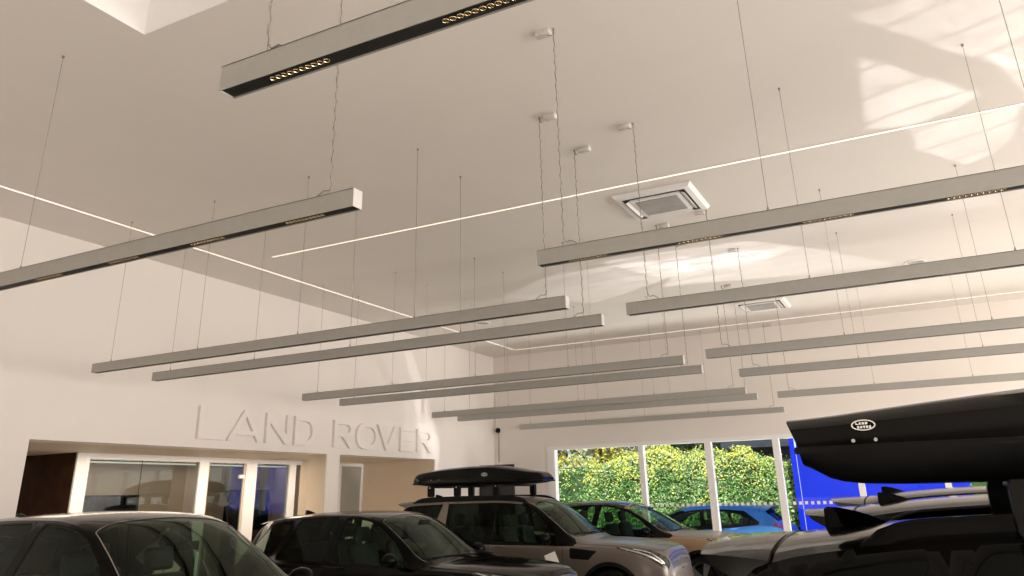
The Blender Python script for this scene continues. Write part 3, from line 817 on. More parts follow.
rp = nt.nodes.new('ShaderNodeValToRGB'); rp.color_ramp.elements[0].position = .10; rp.color_ramp.elements[1].position = .16
rp.color_ramp.elements[0].color = (.16,.17,.19,1); rp.color_ramp.elements[1].color = (.004,.004,.005,1)
nt.links.new(tc.outputs['Object'], vo.inputs['Vector']); nt.links.new(vo.outputs[0], rp.inputs[0]); nt.links.new(rp.outputs[0], b_.inputs['Base Color'])
b_.inputs['Roughness'].default_value = .25
M['mesh'] = gm

def rbox(name, m, parent, dims, mtx, bev=.04, seg=3):
    bm = bmesh.new(); bmesh.ops.create_cube(bm, size=1)
    for v in bm.verts: v.co = Vector((v.co.x*dims[0], v.co.y*dims[1], v.co.z*dims[2]))
    bmesh.ops.bevel(bm, geom=bm.edges[:], offset=bev, segments=seg, profile=.6, affect='EDGES')
    return MB().bm(bm, mtx).build(name, m, parent, True)
def TR(x,y,z): return Matrix.Translation((x,y,z))
def RY(a): return Matrix.Rotation(a,4,'Y')
def RZ(a): return Matrix.Rotation(a,4,'Z')
def RX(a): return Matrix.Rotation(a,4,'X')

def make_seat(root, x, y, m, zc=.62, sc=1.):
    """bucket seat, facing +X"""
    r = rbox('seat', m, root, (.50,.50,.16), TR(x,y,zc) @ RY(-.08), .06)
    rbox('backrest', m, r, (.13,.48,.62), TR(x-.30,y,zc+.34) @ RY(-.22), .06)
    rbox('headrest', m, r, (.10,.27,.19), TR(x-.40,y,zc+.76) @ RY(-.15), .045)
    MB().tube([(x-.375,y-.05,zc+.62),(x-.395,y-.05,zc+.72)],.007).tube([(x-.375,y+.05,zc+.62),(x-.395,y+.05,zc+.72)],.007).build('headrest_post', M['chrome'], r)

def wheel(root, x, y, R, W):
    sd = 1 if y > 0 else -1
    mt = TR(x,y,R) @ RX(-PI/2*sd)       # local z -> outwards
    ty = MB().lathe([(R*.70,-W/2),(R*.93,-W/2),(R,-W*.38),(R,W*.38),(R*.93,W/2),(R*.72,W/2),(R*.70,W*.40)], mt, 40, False).build('wheel', M['rubber'], root)
    autosmooth(fixn(ty), 40)
    rm = MB().lathe([(R*.70,-W*.45),(R*.66,W*.2),(R*.70,W*.40),(R*.71,W*.46)], mt, 40, False)
    rm.lathe([(.001,W*.34),(R*.12,W*.36),(R*.16,W*.30),(R*.16,0)], mt, 20, False)
    for k in range(5):
        for dk in (-.13,.13):
            a = 2*PI*k/5+dk
            q = mt @ RZ(a)
            rm.add([q @ Vector(p) for p in ((R*.12,-.020,W*.34),(R*.12,.020,W*.34),(R*.69,.026,W*.40),(R*.69,-.026,W*.40),(R*.12,-.020,W*.2),(R*.12,.020,W*.2),(R*.69,.026,W*.28),(R*.69,-.026,W*.28))],
                   [(0,1,2,3),(7,6,5,4),(0,4,5,1),(1,5,6,2),(2,6,7,3),(3,7,4,0)])
    o = autosmooth(fixn(rm.build('rim', M['alloy'], ty)), 40)
    d = fixn(MB().lathe([(.001,-W*.05),(R*.55,-W*.05),(R*.55,-W*.12)], mt, 28, False).build('brake_disc', M['inner'], ty))

def mirror(root, sk, x, t, m_shell, sd, s=1.):
    P = place(sk.S(np.array([x]), np.array([t])), sk.L)[0]; px,py,pz = P[0],P[1]*sd,P[2]
    bm = bmesh.new(); bmesh.ops.create_uvsphere(bm, u_segments=20, v_segments=12, radius=1)
    for v in bm.verts:
        c = v.co
        c.x = c.x*.10 if c.x > 0 else c.x*.045     # rounded front, flat back
        c.y *= .135; c.z = c.z*.088 if c.z > 0 else c.z*.075
        c.x -= .02*(c.y/.135)**2
    q = TR(px+.02, py+sd*.185, pz+.085*s) @ RZ(-sd*.10)
    o = MB().bm(bm, q).build('door_mirror', m_shell, root, True)
    MB().tube([Vector((px+.01,py-sd*.03,pz+.005)),Vector((px+.015,py+sd*.05,pz+.03)),Vector((px+.02,py+sd*.12,pz+.05))], [.035,.028,.028], 10).build('mirror_arm', M['blackplastic'], o, True)
    g = MB(); n = 16
    g.add([q @ Vector((-.052,.112*math.cos(2*PI*k/n),.066*math.sin(2*PI*k/n)+.004)) for k in range(n)], [tuple(range(n))])
    g.build('mirror_glass', M['mirrorglass'], o)
    l = MB().add([q @ Vector(p) for p in ((.092,-.07,-.02),(.088,.09,-.02),(.090,.09,-.008),(.095,-.07,-.008))], [(0,1,2,3)])
    return o

def strip_c(sk, pl, w=.006, off=.0015):
    mb = MB(); strip(mb, sk, pl, w, off, (1,)); a = len(mb.v); strip(mb, sk, pl, w, off, (-1,))
    h = a//2        # join both halves on the centre line
    return mb.add([mb.v[0],mb.v[h],mb.v[a+h],mb.v[a]], [(0,1,2,3)])

def rail_pts(sk, x0, x1, t, h, n=24):
    xs = np.linspace(x0,x1,n); P = place(sk.S(xs, np.full(n,t)), sk.L)
    return P, xs

def car(name, label, P, loc, heading, paint_m, roof_m=None, pillar_m=None, windows='sport', group=None, interior=True, rails=True, spoiler=True, privacy=True, seat_m=None, fin=True, detail=True, wiper=True, cat='car', bonnet_m=None):
    sk = Skin(P); L = P['L']; f = L/4.85
    r = empty(name, loc, heading); tag(r, label, cat, group)
    roof_m = roof_m or paint_m; pillar_m = pillar_m or M['gloss']
    X = lambda a: a
    W = P['win']
    regions = []
    for i,pl in enumerate(W['side']): regions.append(('side%d'%i, rnd(pl)))
    regions.append(('windscreen', rnd(W['screen'])))
    regions.append(('rear_window', rnd(W['rear'])))
    hole = []
    for ax in P['ax']:
        R = P['wr']+.055; pl = []
        for k in range(33):
            a = PI*k/32; pl.append((ax-R*math.cos(a), P['wr']-.005+R*math.sin(a)))
        xx = np.array([p[0] for p in pl]); zz = np.array([p[1] for p in pl])
        tt = sk.t_of_z(xx, zz)
        poly = list(zip(xx,tt))+[(xx[-1],8.0),(xx[0],8.0)]
        regions.append(('hole', poly))
        # arch lip strip
        R2 = R+.055; x2 = np.array([ax-R2*math.cos(PI*k/32) for k in range(33)]); z2 = np.array([P['wr']-.005+R2*math.sin(PI*k/32) for k in range(33)])
        hole.append((list(zip(xx,tt)), list(zip(x2, sk.t_of_z(x2,z2)))))
    if 'cpillar' in W: regions.append(('cpillar', W['cpillar']))
    regions.append(('pillars', W['pillars']))
    regions.append(('headlight', rnd(W['head'])))
    regions.append(('grille', W['grille']))
    regions.append(('tail_light', W['tail']))
    regions.append(('bonnet', W['bonnet']))
    regions.append(('roof', W['roof']))
    for i,pl in enumerate(W['doors']): regions.append(('door%d'%i, pl))
    if 'vent' in W: regions.insert(0, ('vent', rnd(W['vent'], .03)))
    if 'cladding' in W: regions.append(('cladding', W['cladding']))
    out = cut_skin(sk, regions, nx=56 if detail else 40)
    shell_xt = []
    for nm,(xt,tri) in out.items():
        if nm == 'hole': continue
        if nm == '_': panel('body', sk, xt, tri, paint_m, r)
        elif nm == 'windscreen': panel('windscreen', sk, xt, tri, M['wglass'], r, off=-.004)
        elif nm == 'rear_window': panel('rear_window', sk, xt, tri, M['pglass'], r, off=-.004)
        elif nm.startswith('side'):
            k = int(nm[4:]); panel('side_window', sk, xt, tri, M['sglass'] if (k == 0 or not privacy) else M['pglass'], r, off=-.005, join=False)
        elif nm == 'pillars': panel('pillar_trim', sk, xt, tri, pillar_m, r, join=False)
        elif nm == 'cpillar': panel('rear_pillar', sk, xt, tri, paint_m, r, join=False)
        elif nm == 'headlight': panel('headlight', sk, xt, tri, M['lampglass'], r, join=False, off=.001)
        elif nm == 'tail_light': panel('tail_light', sk, xt, tri, M['redlamp'], r, join=False, off=.001)
        elif nm == 'grille': panel('grille', sk, xt, tri, M['mesh'], r)
        elif nm == 'bonnet': panel('bonnet', sk, xt, tri, bonnet_m or paint_m, r)
        elif nm == 'roof': panel('roof', sk, xt, tri, roof_m, r)
        elif nm.startswith('door'): panel('door', sk, xt, tri, paint_m, r, join=False)
        elif nm == 'vent': panel('side_vent', sk, xt, tri, M['vent'], r, join=False)
        elif nm == 'cladding': panel('sill_cladding', sk, xt, tri, M['blackplastic'], r, join=False)
        if nm in ('_','pillars','cpillar','roof','bonnet','tail_light') or nm.startswith('door'): shell_xt.append((nm,xt,tri))
    # inner lining: same pieces offset inwards
    lv, lf = [], []; dv, df = [], []
    for nm,xt,tri in shell_xt:
        if nm == 'bonnet': continue
        c_ = xt[tri].mean(1); tri = tri[(c_[:,0] > 1.35*f) & (c_[:,1] < 7.2)]
        if not len(tri): continue
        Pn = place(sk.S(xt[:,0],xt[:,1]),L); N = sk.N(xt[:,0],xt[:,1]); N[:,0]*=-1
        if (N*(Pn-np.array([0,0,.75]))*[.25,1,1]).sum(1).mean() < 0: N = -N
        Q = Pn-N*.028
        for sd in (1,-1):
            tgt_v, tgt_f = (lv,lf) if nm in ('roof',) else (dv,df)
            k = len(tgt_v); tgt_v += list(Q*[1,sd,1]); tgt_f += [tuple(int(i)+k for i in t) for t in tri]
    if interior:
        if lv: mesh_obj('headlining', lv, lf, M['liner'], r, True)
        mesh_obj('interior_trim', dv, df, M['inner'], r, True)
        sm = seat_m or M['seat']; z0 = W['seatz']
        for y in (.38,-.38):
            make_seat(r, L/2-2.42*f, y, sm, z0); make_seat(r, L/2-3.28*f, y, sm, z0+.02)
        # dashboard with hood, steering wheel on the right-hand side (-Y is the car's right)
        rbox('dashboard', M['inner'], r, (.45,1.42,.26), TR(L/2-1.66*f, 0, W['dashz']), .08)
        st = MB(); c0 = Vector((L/2-1.97*f, -.38, W['dashz']+.06)); n = 28
        ring = []
        for k in range(n+1):
            a = 2*PI*k/n; ring.append(c0+Vector((-.07*math.sin(a)*1.0,.185*math.cos(a),.17*math.sin(a))))
        st.tube(ring, .015, 8, False); st.tube([c0+Vector((0,-.17,0)), c0+Vector((.02,0,-.01)), c0+Vector((0,.17,0))], .018, 8).tube([c0+Vector((.02,0,-.01)), c0+Vector((.22,0,-.06))], .03, 8)
        st.build('steering_wheel', M['blackplastic'], r, True)
        rbox('rear_view_mirror', M['blackplastic'], r, (.03,.24,.07), TR(L/2-2.06*f, 0, W['rvm']), .012)
    MB().box(-L/2+.25, L/2-.3, -.66,.66, .22,.30).build('floor_pan', M['inner'], r)
    # front and rear end caps
    for xe, nm, m_ in ((0.,'front_bumper',W.get('bumper_m',paint_m)),(L,'rear_bumper',M['blackplastic'])):
        tt = np.array([0,.25,.5,.75,1,1.25,1.5,1.75,2,2.2,2.4,2.6,2.75,2.88,3,3.12,3.3,3.5,3.7,3.88,4,4.15,4.35,4.6,4.85,5.15,5.5,6,6.4,6.8,7,7.2,7.5,8]); S_ = place(sk.S(np.full(len(tt),xe),tt),L)
        V_ = list(S_)+[p*[1,-1,1] for p in S_[::-1]]; nv = len(V_)
        V_ = V_+[np.array([S_[0][0], 0, .5*(S_[0][2]+S_[-1][2])])]
        fixn(mesh_obj(nm, V_, [(a,(a+1)%nv,nv) for a in range(nv)], m_, r))
    # number plates
    zz = .50
    MB().bbox(L/2-.002, L/2+.012, -.26,.26, zz-.055, zz+.055, .004).build('number_plate', M['plate_w'], r)
    MB().bbox(-L/2-.012, -L/2+.002, -.26,.26, zz-.0, zz+.11, .004).build('number_plate', M['plate_w'], r)
    # arches
    for inner_, outer_ in hole:
        a = MB()
        A = np.array(inner_); B = np.array(outer_)
        for sd in (1,-1):
            PA = place(sk.S(A[:,0],A[:,1]),L); PB = place(sk.S(B[:,0],B[:,1]),L)
            PA[:,1] += .012; PB[:,1] += .004
            PI_ = PA.copy(); PI_[:,1] -= .34
            V_ = [v*[1,sd,1] for v in list(PB)+list(PA)+list(PI_)]; n = len(A)
            a.add(V_, [(i,i+1,n+i+1,n+i) for i in range(n-1)]+[(n+i,n+i+1,2*n+i+1,2*n+i) for i in range(n-1)])
            a.add([PI_[i]*[1,sd,1] for i in range(n)], [tuple(range(n))])
            fixn(a.build('wheel_arch', W.get('arch_m', M['blackplastic']) , r)); a = MB()
    for sd in (1,-1): strip(MB(), sk, W['drl'], .022, .004, (sd,)).build('daytime_lamp', M['chrome'], r)
    for ax in P['ax']:
        for sd in (1,-1): wheel(r, L/2-ax, sd*(float(sk.g['yl'](ax))-.10), P['wr'], P['tw'])
    # shut lines
    for pl in W['lines']:
        if pl[0][1] == 0: strip_c(sk, pl).build('shut_line', M['rubber'], r)
        else:
            for sd in (1,-1): strip(MB(), sk, pl, sides=(sd,)).build('shut_line', M['rubber'], r)
    strip_c(sk, W['trim'], .007, .002).build('windscreen_highlight', M['highlight_line'], r)  # painted highlight along the windscreen header and A-pillars
    # door handles
    for (hx,ht) in W['handles']:
        for sd in (1,-1):
            q = place(sk.S(np.array([hx,hx+.2]),np.array([ht,ht])),L)
            bm_ = MB().tube([ (q[0]+[0,.004,0])*[1,sd,1], (q[0]*.75+q[1]*.25+[0,.026,0])*[1,sd,1], (q[0]*.25+q[1]*.75+[0,.026,0])*[1,sd,1], (q[1]+[0,.004,0])*[1,sd,1]], [.010,.014,.014,.010], 10)
            bm_.build('door_handle', W.get('handle_m', paint_m), r, True)
    for sd in (1,-1): mirror(r, sk, W['mirror'][0], W['mirror'][1], W.get('mirror_m', M['gloss']), sd)
    if wiper:
        wp = MB()
        for (pa,pb) in W['wipers']:
            a = place(sk.S(np.array([pa[0]]),np.array([abs(pa[1])])),L)[0]; c = place(sk.S(np.array([pb[0]]),np.array([abs(pb[1])])),L)[0]
            a = Vector((a[0],a[1]*(1 if pa[1]>=0 else -1),a[2]+.022)); c = Vector((c[0],c[1]*(1 if pb[1]>=0 else -1),c[2]+.022))
            wp.tube([a, a.lerp(c,.5)+Vector((0,0,.012)), c], [.010,.009,.006], 6)
        wp.build('wiper', M['blackplastic'], r)
    if fin:
        q = place(sk.S(np.array([W['fin']]),np.array([0.])),L)[0]
        # swept shark fin : sections along its length
        prof = [(0,.0,.030),(.0,.062,.006),(.02,.066,.007),(.07,.058,.010),(.13,.036,.016),(.18,.012,.016),(.20,.0,.012)]
        k_ = W.get('fin_s',1.)
        st = []
        xs_ = [0,.012,.05,.10,.15,.19,.215]; hs = [.060,.066,.061,.048,.030,.012,.0]
        wd = [.020,.026,.030,.030,.027,.018,.006]
        V_ = []; F_s = []
        for i in range(7):
            zb_ = float(place(sk.S(np.array([W['fin']-xs_[i]*k_]),np.array([0.])),L)[0][2])-.006
            for (yy,zz_) in ((-1,0),(-.8,.25),(-.35,.8),(-.15,1),(.15,1),(.35,.8),(.8,.25),(1,0)):
                V_.append((q[0]+xs_[i]*k_, yy*wd[i]*k_, zb_+zz_*hs[i]*k_*1.15))
        for i in range(6):
            for j in range(7): F_s.append((i*8+j,i*8+j+1,(i+1)*8+j+1,(i+1)*8+j))
        F_s.append(tuple(range(8)))
        autosmooth(fixn(mesh_obj('roof_antenna', V_, F_s, M['gloss'], r)), 50)
    if rails:
        x0,x1 = W['rails']; n = 26
        for sd in (1,-1):
            xs = np.linspace(x0,x1,n); S_ = place(sk.S(xs,np.full(n,W.get('rail_t',2.82))),L)
            rb = MB(); V_ = []; h_ = W.get('rail_h',.045)
            for i in range(n):
                u = i/(n-1); e = min(1, min(u,1-u)/.10); hh = h_*(e**.5)+.002
                p = S_[i]*[1,sd,1]
                for dy,dz in ((-.022,-.006),(-.018,hh*.8),(-.008,hh),(.008,hh),(.018,hh*.75),(.024,-.012)):
                    V_.append((p[0],p[1]+dy*sd,p[2]+dz))
            F_r = [(i*6+j,i*6+j+1,(i+1)*6+j+1,(i+1)*6+j) for i in range(n-1) for j in range(5)]
            F_r += [tuple(range(6)), tuple((n-1)*6+j for j in range(6))]
            autosmooth(fixn(mesh_obj('roof_rail', V_, F_r, W.get('rail_m', M['gloss']), r)), 60)
    if spoiler:
        xa, ln, dr, th = W['spoiler']       # start, length, drop, thickness
        V_ = []; ys = np.linspace(-1,1,25); ns_ = 9
        w_ = float(sk.g['ye'](xa)); Sp = place(sk.S(np.full(25,xa), sk.t_of_y(np.full(25,xa), np.abs(ys)*w_*.985, 3.0)), L)
        rings = []
        for j in range(ns_):
            u = j/(ns_-1)
            for i,yy in enumerate(ys):
                ex = (1-.16*abs(yy)**2.5)       # swept tips
                xx = xa+ln*u*ex
                S_ = Sp[i]
                zt = S_[2]+.004-dr*u**1.6+.6*u*(Sp[12][2]-S_[2])
                V_.append((L/2-xx, S_[1]*np.sign(yy)*(1-.02*u) if yy else 0, zt))
        n0 = len(V_)
        for j in range(ns_):
            u = j/(ns_-1); tk = th*(1-u)**.85+.007
            for i in range(25):
                v = V_[j*25+i]; V_.append((v[0]+.012*(u>.99), v[1], v[2]-tk))
        F_ = []
        for j in range(ns_-1):
            for i in range(24):
                a = j*25+i; F_.append((a,a+1,a+26,a+25)); F_.append((n0+a,n0+a+25,n0+a+26,n0+a+1))
        for j in range(ns_-1):
            for e in (0,24): a = j*25+e; F_.append((a,a+25,n0+a+25,n0+a))
        for i in range(24):
            a = (ns_-1)*25+i; F_.append((a,a+1,n0+a+1,n0+a)); F_.append((i,i+1,n0+i+1,n0+i))
        autosmooth(fixn(mesh_obj('rear_spoiler', V_, F_, W.get('spoiler_m', roof_m), r)), 40)
        sl2 = MB(); strip(sl2, sk, [(xa-.002,0),(xa-.002,2.95)], .008, .006); sl2.build('spoiler_gap', M['rubber'], r)
    return r, sk

def W_std(P, kind):
    """windows and panels in skin coordinates (x,t); numbers for a 4.85 m car, stretched to length"""
    k = P['L']/4.85
    S = lambda pl: [(p[0]*k,)+tuple(p[1:]) for p in pl]
    W = dict(seatz=.66, dashz=.93, rvm=1.55, mirror_m=M['gloss'])
    W['screen'] = S([(1.405,0),(1.43,1.4),(1.52,2.35),(1.66,2.72),(2.28,2.66),(2.33,1.5),(2.34,0)])
    W['trim'] = S([(2.345,0),(2.335,1.5),(2.285,2.62),(2.10,2.70),(1.66,2.74),(1.50,2.62)])  # path of the pale strip that draws the edge highlight
    W['rear'] = S([(4.50,0),(4.49,2.3),(4.68,2.5),(4.72,0)])
    W['side'] = [S([(1.74,3.93,.02),(1.74,3.60,.03),(1.98,3.16,.15),(2.25,3.07,.15),(2.86,3.05),(2.93,3.93)]),
                 S([(3.04,3.93),(2.97,3.05),(3.66,3.06),(3.90,3.93)]),
                 S([(4.00,3.91),(3.79,3.07),(4.20,3.12,.10),(4.42,3.60,.08),(4.38,3.86)])]
    W['pillars'] = S([(1.46,2.55),(1.40,3.3),(1.45,4.02),(4.46,4.02),(4.46,3.3),(4.34,2.99),(2.42,2.98),(2.30,2.60)])
    W['head'] = S([(.03,3.2),(.25,3.25),(.78,3.52),(.76,4.15),(.45,4.75),(.22,5.10),(.05,5.2)])
    W['drl'] = S([(.72,3.75),(.50,4.30),(.30,4.65),(.12,4.80),(.09,4.1),(.30,3.75),(.52,3.68)])
    W['grille'] = S([(.003,0),(.05,0),(.055,2.7),(.05,3.0),(.003,3.0)])
    W['tail'] = S([(4.62,2.85),(4.76,2.7),(4.80,3.3),(4.78,4.4),(4.55,4.3),(4.60,3.5)])
    W['bonnet'] = S([(.10,0),(.13,2.2),(.24,3.0),(.7,3.30),(1.40,3.30),(1.38,2.4),(1.34,0)])
    W['roof'] = S([(2.38,0),(2.37,1.5),(2.40,2.92),(4.40,2.92),(4.44,0)])
    W['doors'] = [S([(1.62,4.03),(1.62,7.15),(2.95,7.15),(2.97,4.03)]), S([(2.985,4.03),(2.965,7.15),(3.42,7.15),(3.46,5.9),(3.95,4.9),(3.98,4.03)])]
    W['lines'] = [S([(1.61,4.03),(1.61,7.15),(2.95,7.15)]), S([(2.978,4.03),(2.958,7.15),(3.40,7.15)]), S([(3.985,4.03),(3.955,4.9),(3.80,5.2)]), S([(.10,0),(.13,2.2),(.24,3.0),(.7,3.30),(1.40,3.30)])]
    W['handles'] = [(2.66*k,4.42),(3.66*k,4.40)]
    W['mirror'] = (1.86*k, 3.92)
    W['wipers'] = [((1.36*k,.35),(1.50*k,-2.2)),((1.38*k,2.1),(1.44*k,.1))]
    W['fin'] = 4.20*k; W['rails'] = (4.25*k,2.55*k); W['spoiler'] = (4.38*k,.34*k,.045,.05)
    return W

# ---- the six showroom cars and the one outside
P1 = scaled(T_sport(),1,1,SZ1); P1['win'] = W_std(P1,'sport'); P1['win']['fin'] = 4.36
car('black_suv', 'glossy black SUV at bottom left, its roof nearest the office openings', P1, (CX1,CY1,0), CH1, M['p_black2'], rails=False)
P2 = scaled(T_sport(), .985,.97,SZ2); P2['win'] = W_std(P2,'sport'); P2['win']['spoiler'] = (4.40*.985,.17,.05,.04)
car('black_suv', 'black SUV below the wall lettering, second car of the left row, with tinted rear windows', P2, (CX2,CY2,0), CH2, M['p_black'], rails=False)
P3 = scaled(T_disco(),1.005,1,1.012); k=P3['L']/4.85; W3 = W_std(P3,'disco')
S3 = lambda pl: [(p[0]*k,)+tuple(p[1:]) for p in pl]
W3['side'] = [S3([(1.70,3.92,.02),(1.70,3.62,.03),(1.96,3.18,.1),(2.2,3.09,.12),(2.80,3.07),(2.84,3.92)]), S3([(2.95,3.92),(2.91,3.07),(3.62,3.07),(3.62,3.92)]), S3([(4.00,3.90),(3.82,3.09),(4.44,3.09),(4.56,3.84)])]
W3['cpillar'] = S3([(3.70,4.02),(3.70,3.03),(3.80,3.03),(3.98,4.02)])
W3['pillars'] = S3([(1.46,2.55),(1.40,3.3),(1.45,4.02),(4.62,4.02),(4.60,3.08),(2.36,3.06),(2.26,2.60)])
W3['screen'] = S3([(1.375,0),(1.40,1.4),(1.48,2.35),(1.62,2.72),(2.14,2.66),(2.17,1.5),(2.18,0)])
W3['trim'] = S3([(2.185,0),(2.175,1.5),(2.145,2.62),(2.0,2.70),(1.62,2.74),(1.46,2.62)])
W3['rear'] = S3([(4.60,0),(4.60,2.5),(4.72,2.5),(4.74,0)])
W3['roof'] = S3([(2.22,0),(2.22,1.5),(2.26,2.95),(4.58,2.95),(4.58,0)])
W3['doors'][1] = S3([(2.875,4.03),(2.86,7.15),(3.42,7.15),(3.46,5.9),(3.95,4.9),(3.98,4.03)]); W3['doors'][0] = S3([(1.62,4.03),(1.62,7.15),(2.85,7.15),(2.865,4.03)])
W3['lines'][1] = S3([(2.87,4.03),(2.855,7.15)]); W3['lines'][0] = S3([(1.61,4.03),(1.61,7.15),(2.85,7.15)])
W3['handles'] = [(2.58*k,4.42),(3.62*k,4.40)]
W3['vent'] = S3([(1.06,4.85),(1.50,4.50),(1.50,5.40),(1.20,5.45)])
W3['rails'] = (4.42*k,2.25*k); W3['rail_h'] = .07; W3['rail_m'] = M['blackplastic']; W3['fin'] = 4.35*k; W3['spoiler'] = (4.55*k,.22*k,.02,.05)
W3['seatz'] = .70; W3['dashz'] = .96; W3['rvm'] = 1.62
P3['win'] = W3
car3, sk3 = car('grey_suv', 'stone grey SUV with black roof rails and a roof box, third of the left row', P3, (CX3,CY3,0), CH3, M['p_stone'])
P4 = scaled(T_velar(),1,1,SZ4); P4['win'] = W_std(P4,'velar')
car('bronze_suv', 'bronze SUV with a black roof by the hedge windows, last car of the left row', P4, (CX4,CY4,0), CH4, M['p_bronze'], roof_m=M['p_black'], rails=False, privacy=False)
P5 = T_crossover(); W5 = W_std(P5,'jag'); k = P5['L']/4.85
S5 = lambda pl: [(p[0],)+tuple(p[1:]) for p in pl]
W5['screen'] = [(1.10,0),(1.14,1.4),(1.24,2.4),(1.36,2.72),(2.06,2.66),(2.12,1.5),(2.14,0)]
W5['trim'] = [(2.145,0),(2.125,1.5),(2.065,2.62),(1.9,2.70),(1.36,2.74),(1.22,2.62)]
W5['rear'] = [(4.08,0),(4.08,2.4),(4.36,2.5),(4.40,0)]
W5['side'] = [[(1.55,3.90),(1.60,3.55),(1.9,3.22),(2.1,3.15),(2.56,3.13),(2.62,3.90)], [(2.72,3.90),(2.66,3.13),(3.20,3.15),(3.38,3.90)], [(3.44,3.88),(3.28,3.17),(3.60,3.3),(3.86,3.72),(3.80,3.86)]]
W5['pillars'] = [(1.22,2.60),(1.14,3.3),(1.20,4.02),(3.96,4.02),(3.98,3.75),(3.62,3.06),(2.2,3.06),(2.08,2.60)]
W5['roof'] = [(2.16,0),(2.15,1.5),(2.2,2.92),(3.95,2.92),(3.98,0)]
W5['bonnet'] = [(.10,0),(.13,2.2),(.24,3.0),(.7,3.30),(1.10,3.30),(1.07,2.4),(1.05,0)]
W5['tail'] = [(4.40,2.95),(4.55,2.4),(4.60,3.0),(4.62,4.2),(4.25,4.25),(4.30,3.6)]
W5['doors'] = [[(1.42,4.03),(1.42,7.15),(2.64,7.15),(2.66,4.03)], [(2.68,4.03),(2.66,7.15),(3.30,7.15),(3.38,5.6),(3.6,4.03)]]
W5['lines'] = [[(1.41,4.03),(1.41,7.15),(2.65,7.15)], [(2.67,4.03),(2.65,7.15),(3.3,7.15)]]
W5['handles'] = [(2.36,4.4),(3.3,4.4)]; W5['mirror'] = (1.62,3.92); W5['wipers'] = [((1.06,.35),(1.2,-2.2))]
W5['fin'] = 3.6; W5['spoiler'] = (3.96,.30,.0,.045); W5['spoiler_m'] = M['p_blue']; W5['mirror_m'] = M['p_blue']
W5['seatz'] = .56; W5['dashz'] = .84; W5['rvm'] = 1.36
P5['win'] = W5
car('blue_car', 'bright blue car parked outside behind the windows, in front of the hedge', P5, (CX5,CY5,0), CH5, M['p_blue'], rails=False, privacy=False, fin=False)
P6 = scaled(T_sport(), .96,.97,SZ6); P6['win'] = W_std(P6,'sport'); P6['win']['fin_s'] = 1.15
P6['win']['spoiler'] = (4.34*.96,.29,.02,.13); P6['win']['rails'] = (4.02*.96,2.5*.96); P6['win']['rail_t'] = 2.6; P6['win']['rail_h'] = .06
car6, sk6 = car('black_suv', 'black SUV at lower right carrying the large near roof box', P6, (CX6,CY6,0), CH6, M['p_black'])
P7 = scaled(T_sport(), .96,.97,SZ7); P7['win'] = W_std(P7,'sport'); P7['win']['spoiler'] = (4.34*.96,.32,.01,.12)
car('dark_suv', 'dark SUV whose pale-reflecting rear spoiler shows just beyond the near black roof', P7, (CX7,CY7,0), CH7, M['p_black2'], rails=False)
P8 = scaled(T_sport(), .96,.97,SZ8); P8['win'] = W_std(P8,'sport'); P8['win']['spoiler'] = (4.34*.96,.32,.01,.12)
car('dark_suv', 'dark SUV at the far end of the right row, mostly hidden under the roof box', P8, (CX8,CY8,0), CH8, M['p_silverstone'], rails=False)

